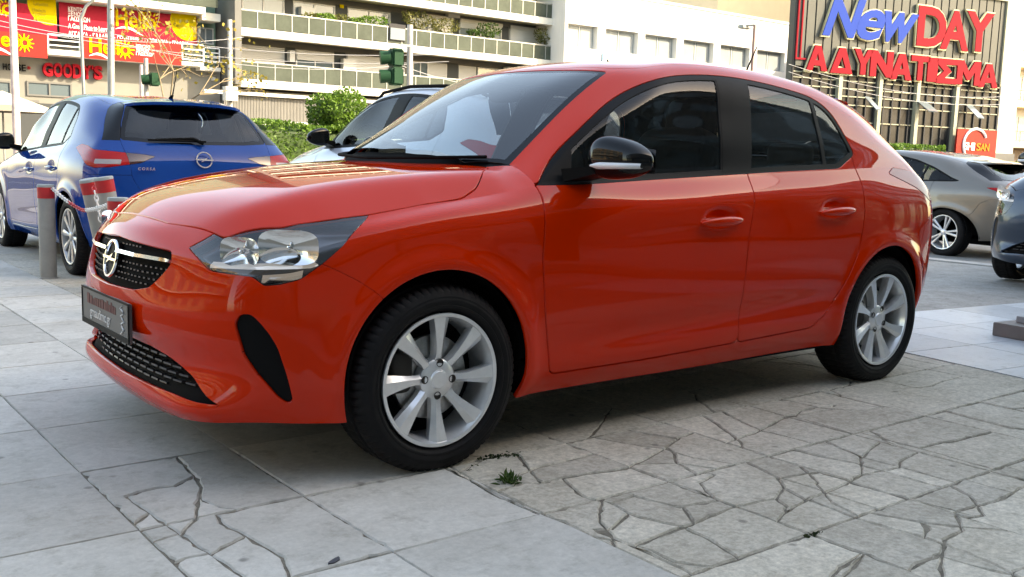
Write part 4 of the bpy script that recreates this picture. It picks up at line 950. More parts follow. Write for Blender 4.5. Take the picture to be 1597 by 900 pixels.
CRACKS = [   # worn joints and breaks, seen on the slabs
 [(701.8, 727.3), (773, 772.4), (835.5, 798.9), (894.6, 822), (972.4, 865.7), (1022, 896.8)],
 [(723.5, 732), (770, 710)], [(843, 753.7), (879, 744.4), (975.5, 730.4), (994, 722.6), (1040, 697.8), (1060, 682), (1082, 675.6)],
 [(879, 747.5), (910, 774), (925.7, 778.6), (953.7, 785), (991, 772.4)],
 [(807.5, 708.6), (820, 725), (843, 753.7)], [(787, 763), (817, 753.7), (843, 753.7)], [(953.7, 785), (978.6, 800), (1000, 807), (1068, 823)],
 [(879, 803.5), (947.5, 834.6), (988, 851.7), (1012.8, 862.6), (1065.7, 887.5), (1100, 905)], [(988, 851.7), (1056, 823.7)], [(978.6, 802), (953.7, 825), (935, 825)],
 [(925.7, 640), (938, 652), (950.6, 670)], [(972.4, 669.8), (1053, 683.8)], [(1040.8, 697.8), (1052, 708), (1054.8, 722.6)], [(997, 724), (1053, 722), (1115.6, 731)], [(1062, 725.6), (1089, 741)],
 [(1122, 639), (1150, 655), (1185.6, 671)], [(1185.6, 671), (1224.4, 651), (1240, 650), (1249, 640), (1271, 635.6), (1297.8, 634.4), (1311, 621)], [(1164, 632), (1226.7, 650)], [(1217.8, 622), (1266.7, 633)],
 [(1244, 651), (1280, 661), (1324.5, 674.5)], [(1135.6, 689), (1185.6, 672)], [(1185.6, 672), (1204, 675.6), (1264, 691)], [(1286.7, 688), (1344.5, 713.4), (1402, 728), (1473, 748)],
 [(1168, 722), (1190, 733), (1212, 744), (1222, 760), (1210, 778), (1192, 780), (1144, 791)], [(1222, 745), (1270, 737)], [(1226, 748), (1288, 767)], [(1226, 763), (1256, 779)], [(1210, 778), (1228, 790), (1226, 798), (1212, 813)],
 [(1226, 798), (1258, 780), (1291, 766.7), (1324.5, 752), (1344.5, 740), (1402, 729)], [(1000, 776), (1060, 791), (1096, 784), (1118, 781)], [(1068, 794), (1082, 814)], [(1000, 847), (1048, 828), (1068, 823), (1112, 804), (1144, 791)],
 [(1000, 807), (1068, 823), (1104, 840), (1160, 876)], [(1160, 876), (1174, 884), (1186, 899)], [(1220, 862), (1262, 880), (1300, 894)], [(1280, 635.6), (1364.5, 645.6)], [(1340, 674.5), (1440, 701), (1538, 729)],
 [(1373, 688), (1355.6, 702), (1344.5, 713.4)], [(1440, 701), (1404.5, 718), (1402, 728)], [(1341, 715.6), (1344.5, 739)], [(1435.6, 699), (1466.8, 690), (1484.5, 689), (1578, 711)], [(1484.5, 689), (1549, 673.4)],
 [(1478, 755.6), (1513.4, 773.4), (1531, 798)], [(1420, 777.8), (1520, 805.6), (1597, 833.4)], [(1520, 805.6), (1597, 792)], [(1502, 747.8), (1597, 773)], [(1295.6, 770), (1371, 794.5)], [(1270, 783), (1331, 806.7)],
 [(1366.7, 802), (1437.8, 815.6), (1500, 822), (1575, 828)], [(1437.8, 815.6), (1444.5, 824.5), (1442, 837.8)], [(1344.5, 811), (1442, 837.8), (1475.6, 850), (1538, 873.4), (1589, 898)], [(1475.6, 850), (1464.5, 866.7), (1433.4, 877.8), (1413, 892)],
 [(1466.7, 868), (1526.8, 884.5), (1582, 898)], [(1343, 869), (1326.7, 889), (1315, 899)], [(1260, 878), (1309, 897)], [(1326.7, 753.4), (1415.6, 776.7)], [(1380, 760), (1420, 777)],
 [(157.4, 738), (199.3, 775.7), (260, 819), (329, 865), (378, 898.5), (400, 915)], [(199, 773), (242.6, 761), (271.5, 758), (301.8, 742.5)], [(275.8, 712), (290, 728), (301.8, 739.6), (313.4, 758.4), (310.5, 784.4), (304.7, 810.4), (284.5, 831)],
 [(313.4, 778.6), (343.7, 791.6), (380, 796)], [(329.2, 864), (375.4, 839.3), (384, 834.7)], [(337, 803), (345, 815), (384, 835), (408, 850), (440, 868), (453, 899)], [(260, 819), (217, 828)], [(231, 848), (276, 834)], [(266, 880), (289, 871), (325, 864)], [(205, 820), (234, 800)],
]
def clip_seg(a, b, x0, x1, y0, y1):
    t0, t1 = 0.0, 1.0; d = b-a
    for p, q in ((-d[0], a[0]-x0), (d[0], x1-a[0]), (-d[1], a[1]-y0), (d[1], y1-a[1])):
        if abs(p) < 1e-12:
            if q < 0: return None
        else:
            r_ = q/p
            if p < 0: t0 = max(t0, r_)
            else: t1 = min(t1, r_)
    return (a+d*t0, a+d*t1) if t1-t0 > 1e-6 else None
def cell_faces(x0, x1, y0, y1, lines):
    """splits a slab outline by the crack lines that cross it"""
    segs = [[np.array(p) for p in s] for s in (((x0, y0), (x1, y0)), ((x1, y0), (x1, y1)), ((x1, y1), (x0, y1)), ((x0, y1), (x0, y0)))]
    tol = .035
    for ln in lines:
        pts = [np.array(p, float) for p in ln]; cs_ = []
        for a, b in zip(pts[:-1], pts[1:]):
            c = clip_seg(a, b, x0, x1, y0, y1)
            if c: cs_.append(c)
        if not cs_ or sum(np.linalg.norm(b-a) for a, b in cs_) < .05: continue
        a, b = cs_[0]; d = (a-b)/(np.linalg.norm(a-b)+1e-9); c = clip_seg(a+d*.04, b, x0, x1, y0, y1); cs_[0] = (c[0], b) if c else (a, b)
        a, b = cs_[-1]; d = (b-a)/(np.linalg.norm(b-a)+1e-9); c = clip_seg(a, b+d*.04, x0, x1, y0, y1); cs_[-1] = (a, c[1]) if c else (a, b)
        segs += [[a, b] for a, b in cs_]
    # split at crossings
    cut = [[0.0, 1.0] for _ in segs]
    for i in range(len(segs)):
        a, b = segs[i]; r_ = b-a
        for j in range(i+1, len(segs)):
            c, d = segs[j]; s_ = d-c; den = r_[0]*s_[1]-r_[1]*s_[0]
            if abs(den) < 1e-10: continue
            w = c-a; t = (w[0]*s_[1]-w[1]*s_[0])/den; u = (w[0]*r_[1]-w[1]*r_[0])/den
            if -1e-4 <= t <= 1.0001 and -1e-4 <= u <= 1.0001: cut[i].append(min(1, max(0, t))); cut[j].append(min(1, max(0, u)))
    nodes = []; adj = {}
    def nid(p):
        for k, q in enumerate(nodes):
            if abs(q[0]-p[0])+abs(q[1]-p[1]) < .004: return k
        nodes.append(np.array(p)); return len(nodes)-1
    for (a, b), cs_ in zip(segs, cut):
        ids = [nid(a+(b-a)*t) for t in sorted(set(cs_))]
        for i, j in zip(ids[:-1], ids[1:]):
            if i != j: adj.setdefault(i, set()).add(j); adj.setdefault(j, set()).add(i)
    ch = True
    while ch:
        ch = False
        for k in list(adj):
            if len(adj[k]) == 1:
                o = next(iter(adj[k])); adj[o].discard(k); del adj[k]; ch = True
            elif len(adj[k]) == 0: del adj[k]
    order = {k: sorted(v, key=lambda j: math.atan2(nodes[j][1]-nodes[k][1], nodes[j][0]-nodes[k][0])) for k, v in adj.items()}
    seen = set(); faces = []
    for i in order:
        for j in order[i]:
            if (i, j) in seen: continue
            f = []; a, b = i, j
            while (a, b) not in seen:
                seen.add((a, b)); f.append(a); o = order[b]; k = o[(o.index(a)-1) % len(o)]; a, b = b, k
            P = np.array([nodes[k] for k in f]); ar = .5*np.sum(P[:, 0]*np.roll(P[:, 1], -1)-np.roll(P[:, 0], -1)*P[:, 1])
            if ar > .0012: faces.append(P)
    return faces
def slab_mesh(P, gapw, rough, rng, tilt=0.0):
    """one slab or fragment with uneven, chamfered edges"""
    Q = []
    for a, b in zip(P, np.roll(P, -1, 0)):
        l = np.linalg.norm(b-a); n = max(1, int(l/(.022 if rough > .003 else .05)))
        for k in range(n): Q.append(a+(b-a)*k/n)
    Q = np.array(Q); n = len(Q)
    e = np.roll(Q, -1, 0)-Q; e = e/(np.linalg.norm(e, axis=1, keepdims=True)+1e-9); nr = np.stack([e[:, 1], -e[:, 0]], 1)
    v = nr+np.roll(nr, 1, 0); v = v/(np.linalg.norm(v, axis=1, keepdims=True)+1e-6)
    r1 = rng.uniform(-.5, 1, n); sm = (np.roll(r1, 1)+r1+np.roll(r1, -1))/3; chip = (rng.uniform(0, 1, n) < .06)*rng.uniform(.5, 2.2, n)
    j = gapw+rough*(.55*r1+.6*sm+chip); j = np.maximum(j, gapw*.6)
    top = Q-v*(j+.0025+.004*rng.uniform(0, 1, n)*(rough > .003))[:, None]; mid = Q-v*j[:, None]; c = Q.mean(0)
    ax, ay = rng.normal(0, tilt, 2); z0 = rng.normal(0, tilt*.12)
    zt = z0+(top-c)@np.array([ax, ay]); 
    V = np.concatenate([np.column_stack([top, zt]), np.column_stack([mid, zt-.005]), np.column_stack([mid, np.full(n, -.05)])])
    F = [list(range(n))]+[[i, n+i, n+(i+1) % n, (i+1) % n] for i in range(n)]+[[n+i, 2*n+i, 2*n+(i+1) % n, n+(i+1) % n] for i in range(n)]
    F = [f[::-1] if k else f for k, f in enumerate(F)]
    me = bpy.data.meshes.new('paving_slab'); me.from_pydata(V.tolist(), [], F); me.update(); return me
paving = MB(); paving.add([(-4.5, -4, -.0055), (4.14, -4, -.0055), (4.14, 9.8, -.0055), (-4.5, 9.8, -.0055)], [(0, 1, 2, 3)])
paving = paving.build('forecourt_paving', M['soil']); tag(paving, kind='structure')
GX = [-.15-.5*k for k in range(9, 0, -1)]+[-.15, .335, .84, 1.365, 1.875, 2.39, 2.91, 3.37, 3.83, 4.14]
GY = [-1.90-.53*k for k in range(4, 0, -1)]+[-1.90, -1.365, -.855, -.275, .30, .87]+[.87+.565*k for k in range(1, 16)]
CL = [[onz(*p)[:2] for p in ln] for ln in CRACKS]
rng = np.random.RandomState(3); far_slabs = MB(); nslab = 0
for xi in range(len(GX)-1):
    for yi in range(len(GY)-1):
        x0, x1, y0, y1 = GX[xi], GX[xi+1], GY[yi], GY[yi+1]
        c = np.array([(x0+x1)/2, (y0+y1)/2, 0.])-CAM; dep = c@CF
        px = 798.5+FPX*(c@CR)/max(dep, .1); py = 450-FPX*(c@CU)/max(dep, .1)
        if dep < .6 or px < -420 or px > 2000 or py > 1250: continue
        if y0 > 1.2 and x0 > 2.6: pass
        lines = [l for l in CL if min(p[0] for p in l) < x1 and max(p[0] for p in l) > x0 and min(p[1] for p in l) < y1 and max(p[1] for p in l) > y0] if y0 < .3 else []
        if x0 > .8 and y0 < -.3:
            for _ in range(1 if rng.uniform() < .75 else 2):
                e0, e1 = rng.choice(4, 2, replace=False); ep = lambda e, u: [(x0+(x1-x0)*u, y0), (x1, y0+(y1-y0)*u), (x0+(x1-x0)*u, y1), (x0, y0+(y1-y0)*u)][e]
                a_, b_ = np.array(ep(e0, rng.uniform(.2, .8))), np.array(ep(e1, rng.uniform(.2, .8))); lines = lines+[[a_]+[a_+(b_-a_)*t+rng.normal(0, .022, 2) for t in (.25, .5, .75)]+[b_]]
        fs = cell_faces(x0, x1, y0, y1, lines)
        for P in fs:
            cx = P[:, 0].mean(); cy_ = P[:, 1].mean(); smooth_ = cx < .835
            worn = (not smooth_) and cy_ < -.2
            gw = .0016 if smooth_ else .0038
            if len(fs) > 1: gw = .0022
            me = slab_mesh(P, gw if cy_ < 2 else .003, .0042 if worn or len(fs) > 1 else .0012, rng, .006 if len(fs) > 1 else .0025)
            if y0 > 6.2:
                far_slabs.add([tuple(v.co) for v in me.vertices], [list(p.vertices) for p in me.polygons]); bpy.data.meshes.remove(me); continue
            o = obj('paving_slab', me, M['slab_smooth'] if smooth_ else M['slab_rough'], paving); nslab += 1
print('slabs', nslab)
if far_slabs.v: tag(far_slabs.build('distant_paving_slab', M['slab_smooth'], paving), kind='stuff')

# tiled terrace in front of the showroom glass
TA = R(-7.5); tO = np.array((4.145, -.55)); td = np.array([math.cos(TA), math.sin(TA)]); tn = np.array([-math.sin(TA), math.cos(TA)])
terr = MB(); q = [tO+td*a+tn*b for a, b in ((0, -3.6), (9.6, -3.6), (9.6, 1.03), (0, 1.03))]
terr.add([(p[0], p[1], -.006) for p in q], [(0, 1, 2, 3)]); terr = terr.build('tiled_terrace', mat('tile_grout', (.22, .22, .22), .9)); tag(terr, kind='structure')
tw = .60; tmesh = {}
for i in range(16):
    for j in range(-6, 3):
        b0 = max(j*.515-0.0, -3.6); b1 = min((j+1)*.515, 1.03)
        if b1-b0 < .05: continue
        t_ = MB().box(.002, tw-.002, .002, b1-b0-.002, -.03, .004)
        key = round(b1-b0, 3)
        if key not in tmesh: tmesh[key] = t_.mesh('floor_tile', False, .0012)
        p = tO+td*(i*tw)+tn*b0
        o = obj('floor_tile', tmesh[key], M['tile'], terr, (p[0], p[1], 0), (0, 0, TA))

# weeds in the joints
def leaf_cloud(n, gen, size, rng, flat=.0, aspect=.5):
    V = np.zeros((n, 4, 3)); 
    C = np.array([gen(rng) for _ in range(n)])
    a = rng.normal(size=(n, 3)); a[:, 2] *= (1-flat); a /= np.linalg.norm(a, axis=1, keepdims=True); b = rng.normal(size=(n, 3)); b -= (b*a).sum(1, keepdims=True)*a; b /= np.linalg.norm(b, axis=1, keepdims=True)
    s = size*rng.uniform(.6, 1.3, (n, 1))
    V[:, 0] = C-a*s*.5; V[:, 1] = C+b*s*aspect*.5+a*s*.05; V[:, 2] = C+a*s*.5; V[:, 3] = C-b*s*aspect*.5+a*s*.05
    return V.reshape(-1, 3), np.arange(4*n).reshape(n, 4)
def leaf_mat(name, c1, c2):
    m = mat(name, c1, .55, spec=.4); t = m.node_tree; p = t.nodes['Principled BSDF']
    g_ = t.nodes.new('ShaderNodeNewGeometry'); n = t.nodes.new('ShaderNodeTexNoise'); n.inputs['Scale'].default_value = 3.5; n.inputs['Detail'].default_value = 5
    t.links.new(g_.outputs['Position'], n.inputs['Vector']); rp = t.nodes.new('ShaderNodeValToRGB'); rp.color_ramp.elements[0].position = .35; rp.color_ramp.elements[1].position = .65
    rp.color_ramp.elements[0].color = (*c1, 1); rp.color_ramp.elements[1].color = (*c2, 1); t.links.new(n.outputs[0], rp.inputs[0]); t.links.new(rp.outputs[0], p.inputs['Base Color'])
    p.inputs['Transmission Weight'].default_value = 0; p.inputs['Subsurface Weight'].default_value = 0
    tr = t.nodes.new('ShaderNodeBsdfTranslucent'); t.links.new(rp.outputs[0], tr.inputs[0]); mx = t.nodes.new('ShaderNodeMixShader'); mx.inputs[0].default_value = .3
    o = t.nodes['Material Output']; t.links.new(p.outputs[0], mx.inputs[1]); t.links.new(tr.outputs[0], mx.inputs[2]); t.links.new(mx.outputs[0], o.inputs[0]); return m
M['leaf'] = leaf_mat('bright_green_leaves', (.07, .15, .015), (.13, .24, .025))
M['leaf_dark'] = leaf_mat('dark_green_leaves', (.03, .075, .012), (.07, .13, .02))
M['leaf_olive'] = leaf_mat('olive_leaves', (.09, .10, .025), (.17, .17, .04))
M['leaf_yellow'] = leaf_mat('yellow_leaves', (.30, .22, .03), (.40, .32, .06))
M['moss'] = leaf_mat('moss_green', (.022, .04, .010), (.045, .065, .018))
M['bark'] = mat('bark', (.13, .10, .075), .9, var=.3, vscale=8, bump=.5, bscale=40)
p = onz(793, 752); w = empty('weed_tuft', (p[0], p[1], 0)); tag(w, 'small dark green weed tuft growing in a paving joint by the front wheel', 'weed')
V = []; F = []
for k in range(70):
    a = rng.uniform(0, 6.283); l = rng.uniform(.025, .062); el = rng.uniform(.25, 1.2); o = rng.normal(0, .012, 2); d = np.array([math.cos(a)*math.cos(el), math.sin(a)*math.cos(el), math.sin(el)]); s = np.array([-math.sin(a), math.cos(a), 0])*.0035
    b0 = np.array([o[0], o[1], -.008]); m1 = b0+d*l*.6+s*1.3; m2 = b0+d*l*.6-s*1.3; tip = b0+d*l+np.array([0, 0, -l*.15]); i = len(V); V += [b0-s*.5, b0+s*.5, m1, tip, m2]; F.append((i, i+1, i+2, i+3, i+4))
obj('weed_leaf', mesh_np('weed_leaf', V, F, smooth=False), M['leaf_dark'], w)
mo = []
for a, b, n, sp in (((748, 716), (806, 709), 260, .012), ((1255, 838), (1282, 830), 60, .006), ((728, 736), (745, 726), 40, .005)):
    A_, B_ = onz(*a), onz(*b); mo.append((A_, B_, n, sp))
Vs = []; Fs = []; k0 = 0
for A_, B_, n, sp in mo:
    V, F = leaf_cloud(n, lambda r_: A_+(B_-A_)*r_.uniform()+np.array([r_.normal(0, sp), r_.normal(0, sp), r_.uniform(-.006, .003)]), .011, rng, 0, .7); Vs.append(V); Fs.append(F+k0); k0 += len(V)
tag(obj('moss', mesh_np('moss', np.concatenate(Vs), np.concatenate(Fs), smooth=False), M['moss']), 'dark green moss filling the paving joint beside the front tyre', 'moss', kind='stuff')
# flat chewing-gum like scrap seen on the slab near the front
p = onz(522, 877); sc_ = MB().prism([(math.cos(a)*.022*(1+.25*math.sin(3*a)), math.sin(a)*.010*(1+.2*math.cos(2*a))) for a in np.linspace(0, 6.28, 14)[:-1]], 0, .003)
tag(sc_.build('dead_leaf', mat('dead_leaf', (.06, .06, .07), .8), None, loc=(p[0], p[1], .003), rot=(0, 0, .5)), 'small dark scrap lying on a pale slab at the bottom edge', 'litter')

# ------------------------------------------------------------------ buildings across the avenue
class Facade:
    """vertical plane; local x runs along it, local -y points at the street"""
    def __init__(s, name, x, y, deg, label, cat='building'):
        s.a = R(deg); s.o = np.array((x, y, 0.)); s.t = np.array([math.cos(s.a), math.sin(s.a), 0]); s.n = np.array([math.sin(s.a), -math.cos(s.a), 0])
        s.root = empty(name, (x, y, 0), s.a); tag(s.root, label, cat)
    def at(s, px, py, d=0.0):
        r_ = ray(px, py); o = s.o+s.n*d; t = ((o-CAM)@s.n)/(r_@s.n); P = CAM+r_*t
        return float((P-s.o)@s.t), float(P[2])
    def rect(s, x0, y0, x1, y1, d=0.0):
        """left, right, bottom, top in facade metres from the top-left and bottom-right picture corners"""
        a, zt = s.at(x0, y0, d); b, zb = s.at(x1, y1, d); return a, b, zb, zt
    def box(s, mb, a, b, d0, d1, z0, z1): return mb.box(a, b, -d1, -d0, z0, z1)
    def part(s, name, m, boxes, parent=None, bevel=0):
        mb = MB()
        for bx in boxes: s.box(mb, *bx)
        return mb.build(name, m, parent or s.root, bevel=bevel)
def col(name, c, rough=.8, metal=0.0, **k):
    k.setdefault('spec', .12); M[name] = mat(name, c, rough, metal, **k); return M[name]
col('cream_plaster', (.58, .55, .47), .9, var=.05, vscale=.8); col('white_plaster', (.68, .67, .63), .9, var=.04, vscale=.6); col('grey_render', (.15, .15, .14), .9, var=.10, vscale=.7)
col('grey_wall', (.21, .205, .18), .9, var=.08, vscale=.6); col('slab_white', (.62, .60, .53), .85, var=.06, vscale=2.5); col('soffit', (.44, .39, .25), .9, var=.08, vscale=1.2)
col('railing_panel', (.065, .078, .06), .7, var=.15, vscale=1.5); col('window_white', (.55, .55, .53), .5); col('blind', (.20, .235, .24), .45, var=.05, vscale=1)
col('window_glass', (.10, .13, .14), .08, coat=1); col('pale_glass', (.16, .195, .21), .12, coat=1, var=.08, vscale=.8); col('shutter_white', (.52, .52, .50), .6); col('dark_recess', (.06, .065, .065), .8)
col('banner_red', (.30, .010, .026), .6, var=.05, vscale=2); col('banner_orange', (.38, .022, .018), .6, var=.05, vscale=2); col('yellow_print', (.50, .38, .006), .6); col('white_print', (.82, .80, .78), .6); col('olive_print', (.40, .33, .03), .7)
col('letter_red', (.24, .007, .016), .8); col('letter_blue', (.018, .052, .28), .8); col('letter_edge', (.50, .48, .30), .5); col('goody_red', (.30, .008, .016), .8)
col('peach_plaster', (.72, .55, .36), .9, var=.04, vscale=.7); col('clad_grey', (.085, .09, .082), .55, .1, var=.10, vscale=.5); col('dark_seam', (.05, .05, .05), .7); col('mullion', (.36, .36, .27), .5)
col('curtain_glass', (.028, .029, .028), .35, coat=0, var=.5, vscale=.6); col('pole_grey', (.30, .31, .29), .5, .5, var=.1, vscale=3); col('pole_pale', (.52, .49, .44), .8, var=.12, vscale=5); col('signal_green', (.016, .06, .03), .5)
col('flute_grey', (.22, .215, .195), .8, var=.06, vscale=1); col('sign_blue', (.30, .46, .58), .5); col('sign_red', (.30, .018, .012), .5, var=.25, vscale=.7); col('sign_amber', (.55, .17, .01), .5); col('railing_white', (.72, .72, .70), .5); col('rail_dark', (.10, .10, .10), .5)

def window(F, r, d=0.0, frame=.07, mull=1, m_pane=None, m_frame=None, sill=False, name='window', deep=.06):
    a, b, z0, z1 = r; m_pane = m_pane or M['pale_glass']; m_frame = m_frame or M['window_white']
    bx = [(a, b, d-.02, d+deep, z0, z0+frame), (a, b, d-.02, d+deep, z1-frame, z1), (a, a+frame, d-.02, d+deep, z0+frame, z1-frame), (b-frame, b, d-.02, d+deep, z0+frame, z1-frame)]
    for k in range(mull):
        c = a+(b-a)*(k+1)/(mull+1); bx.append((c-frame*.5, c+frame*.5, d-.02, d+deep-.005, z0+frame, z1-frame))
    w = F.part(name, m_frame, bx)
    n = mull+1; ed = [a+(b-a)*k/n for k in range(n+1)]
    for k in range(n):
        l_ = ed[k]+(frame if k == 0 else frame*.5); r__ = ed[k+1]-(frame if k == n-1 else frame*.5)
        F.part('pane', m_pane, [(l_+.002, r__-.002, d-.015, d+.012, z0+frame+.002, z1-frame-.002)], w)
    if sill: F.part('sill', m_frame, [(a-.08, b+.08, d-.02, d+.16, z0-.07, z0-.002)], w)
    return w
def fit_text(F, parent, name, ch, x0, yt, x1, yb, m, d=.05, depth=.12, off=0.0, shear=0.0, edge=None, eoff=.0, left=False):
    xc = x0 if left else (x0+x1)/2; a, _ = F.at(x0, yt, d); b, _ = F.at(x1, yb, d); _, zt = F.at(xc, yt, d); _, zb = F.at(xc, yb, d)
    def one(nm, off_, dd, dep, m_, par, grow):
        me = text_mesh(ch, 1.0, dep, off_, shear, align='LEFT'); co = np.array([v.co[:] for v in me.vertices]) if len(me.vertices) else np.zeros((1, 3))
        mn, mx_ = co.min(0), co.max(0); co[:, 0] = a-grow+(co[:, 0]-mn[0])/(mx_[0]-mn[0])*(b-a+2*grow); co[:, 1] = zb-grow+(co[:, 1]-mn[1])/(mx_[1]-mn[1])*(zt-zb+2*grow)
        V = np.stack([co[:, 0], -(dd+co[:, 2]), co[:, 1]], 1)
        me.vertices.foreach_set('co', V.astype(np.float32).ravel()); me.update(); return obj(nm, me, m_, par)
    o = one(name, off, d+depth/2, depth, m, parent, 0.0)
    if edge: one(name+'_edge', off+eoff, d+depth/2-.06, depth, edge, o, (zt-zb)*.035)
    return o
GLYPH = {'Α': [[(0, 0), (.36, 1), (.5, 1), (.5, .70), (.42, .42), (.5, .42), (.5, .2), (.345, .2), (.28, 0)]], 'Δ': [[(0, 0), (.36, 1), (.5, 1), (.5, .66), (.33, .22), (.5, .22), (.5, 0)]],
 'Υ': [(.36, 0), (.64, 0), (.64, .42), (1, 1), (.70, 1), (.5, .64), (.30, 1), (0, 1), (.36, .42)], 'Ν': [(0, 0), (0, 1), (.27, 1), (.73, .45), (.73, 1), (1, 1), (1, 0), (.73, 0), (.27, .55), (.27, 0)],
 'Τ': [(.37, 0), (.63, 0), (.63, .76), (1, .76), (1, 1), (0, 1), (0, .76), (.37, .76)], 'Ι': [(0, 0), (1, 0), (1, 1), (0, 1)], 'Σ': [(0, 0), (1, 0), (1, .23), (.42, .23), (.72, .5), (.42, .77), (1, .77), (1, 1), (0, 1), (0, .80), (.36, .5), (0, .20)],
 'Μ': [(0, 0), (0, 1), (.26, 1), (.5, .55), (.74, 1), (1, 1), (1, 0), (.76, 0), (.76, .55), (.56, .2), (.44, .2), (.24, .55), (.24, 0)]}
def block_letter(F, parent, ch, x0, yt, x1, yb, m, d):
    xc = (x0+x1)/2; a, b = F.at(x0, yt, d)[0], F.at(x1, yb, d)[0]; zt, zb = F.at(xc, yt, d)[1], F.at(xc, yb, d)[1]; g = GLYPH[ch]
    polys = [g[0], [(1-u, v) for u, v in reversed(g[0])]] if isinstance(g[0], list) else [g]
    def one(nm, m_, par, d0, d1, gr):
        mb = MB()
        for P in polys:
            Q = [(a+(b-a)*u, zb+(zt-zb)*v) for u, v in P]; n = len(Q)
            if gr:
                R_ = np.array(Q); e = np.roll(R_, -1, 0)-R_; e /= np.linalg.norm(e, axis=1, keepdims=True); nr = np.stack([e[:, 1], -e[:, 0]], 1)
                ar = np.sum(R_[:, 0]*np.roll(R_[:, 1], -1)-np.roll(R_[:, 0], -1)*R_[:, 1]); v = nr+np.roll(nr, 1, 0); v /= np.maximum(.35, (v*v).sum(1, keepdims=True))/2; R2 = R_+v*gr*(1 if ar > 0 else -1)
                if isinstance(g[0], list): keep = np.abs(R_[:, 0]-(a+b)/2) < 1e-6; R2[keep, 0] = R_[keep, 0]
                Q = R2.tolist()
            V = [(x, -d1, z) for x, z in Q]+[(x, -d0, z) for x, z in Q]
            mb.add(V, [tuple(range(n)), tuple(range(2*n-1, n-1, -1))]+[(i, n+i, n+(i+1) % n, (i+1) % n) for i in range(n)])
        return mb.build(nm, m_, par)
    o = one('letter', m, parent, d+.085, d+.20, 0); one('letter_edge', M['letter_edge'], o, d, d+.08, .09); return o
def sun_rays(F, parent, cx, cy, r0, r1, m, d, n=12):
    s, z = F.at(cx, cy, d); k = F.at(cx+10, cy, d)[0]-s; k = abs(k)/10
    b = MB()
    for i in range(n):
        a = 2*math.pi*i/n; c, sn = math.cos(a), math.sin(a); w = .10*r1*k
        P = [(s+r0*k*c-w*sn, z+r0*k*sn+w*c), (s+r1*k*c-w*.4*sn, z+r1*k*sn+w*.4*c), (s+r1*k*c+w*.4*sn, z+r1*k*sn-w*.4*c), (s+r0*k*c+w*sn, z+r0*k*sn-w*c)]
        b.add([(p[0], -d, p[1]) for p in P], [(0, 1, 2, 3)])
    return b.build('sun_print', m, parent)

# ---- language school over a fast-food shop (left)
A = Facade('shop_building', -30, 50, 0, 'grey low building at left with red language school banners above a burger shop')
s_l, s_r = A.at(-330, 100)[0], A.at(343, 100)[0]
zt1 = A.at(160, 94)[1]; zb1 = A.at(160, 101)[1]
zs1 = A.at(318, 98, 1.2)[1]; zs0 = A.at(318, 104, 1.2)[1]; zu0 = A.at(319, 22, 1.2)[1]; zu1 = A.at(319, 11.5, 1.2)[1]
A.part('wall', M['grey_wall'], [(s_l, s_r, -12, 0, 0, zs0+.02)]); A.part('upper_wall', mat('green_render', (.15, .24, .18), .9, var=.08), [(s_l, s_r, -12, -.6, zs0+.02, 16)])
sl = A.at(318, 100, 1.2)[0]; rr_ = A.at(343, 100, .6)[0]
A.part('balcony_slab', M['slab_white'], [(s_l, sl, -.58, 1.2, zs0, zs1), (sl, rr_, -.58, .7, zs0-.15, zs1-.15)])
A.part('balcony_slab', M['slab_white'], [(s_l, sl+.1, -.58, 1.25, zu0, zu1), (sl+.1, rr_, -.58, .75, zu0-.25, zu1-.2)])
A.part('parapet_panel', M['railing_panel'], [(s_l, rr_-.3, 1.12, 1.16, zu1+.05, zu1+1.0)])
# lower banners hung on the balcony front, upper ones on the wall above
def banner(x0, y0, x1, y1, d, m, nm='banner', ex=0):
    a, b, z0, z1 = A.rect(x0, y0, x1, y1, d); _, z1b = A.at(x1, y0, d); return A.part(nm, m, [(a, b, d-.02, d+.03, z0, z1)]), (a, b, z0, z1)
zc = lambda px, py, d: A.at(px, py, d)[1]
def ban(px0, px1, pyb0, pyt0, d, m):
    """banner between two picture columns; heights taken at its left end"""
    a = A.at(px0, pyb0, d)[0]; b = A.at(px1, pyb0, d)[0]; return A.part('banner', m, [(a, b, d-.02, d+.03, A.at(px0, pyb0, d)[1], A.at(px0, pyt0, d)[1])])
B1 = ban(-160, 73.5, 73, 34, 1.26, M['banner_orange']); B2 = ban(128.5, 283, 90, 55, 1.26, M['banner_orange'])
B3 = ban(-200, 88.5, 36, -20, .2, M['banner_red']); B4 = ban(93, 307, 54, 3, .2, M['banner_red'])
for (wd, par, x0, yt, x1, yb, d, m) in (('Hello', B1, -22, 50, 47, 74, 1.30, M['yellow_print']), ('Hello', B2, 139, 62, 203, 86, 1.30, M['yellow_print']), ('Hello', B3, -52, -2, 20, 21, .24, M['yellow_print']), ('Hello', B4, 180, 19, 243, 45, .24, M['yellow_print'])):
    fit_text(A, par, 'lettering', wd, x0, yt-1, x1, yb-1, m, d, .02, .02)
for par, cx, cy, d in ((B1, 38, 67, 1.305), (B2, 195, 77, 1.305), (B3, 9, 12, .245), (B4, 235, 33, .245)): sun_rays(A, par, cx, cy, 8.5, 15.5, M['yellow_print'], d+.02)
def swoosh(par, x0, x1, y, d):
    a, z = A.at(x0, y, d); b, z2 = A.at(x1, y+(x1-x0)*.07, d); mb = MB(); n = 16; V = []; F_ = []
    for i in range(n+1):
        u = i/n; s_ = a+(b-a)*u; zz = z+.16*math.sin(u*math.pi*1.3)-.1*u; th = .05*math.sin(math.pi*u)+.01; V += [(s_, -d, zz-th), (s_, -d, zz+th)]
    for i in range(n): F_.append((2*i, 2*i+2, 2*i+3, 2*i+1))
    mb.add(V, F_).build('white_swoosh', M['white_print'], par)
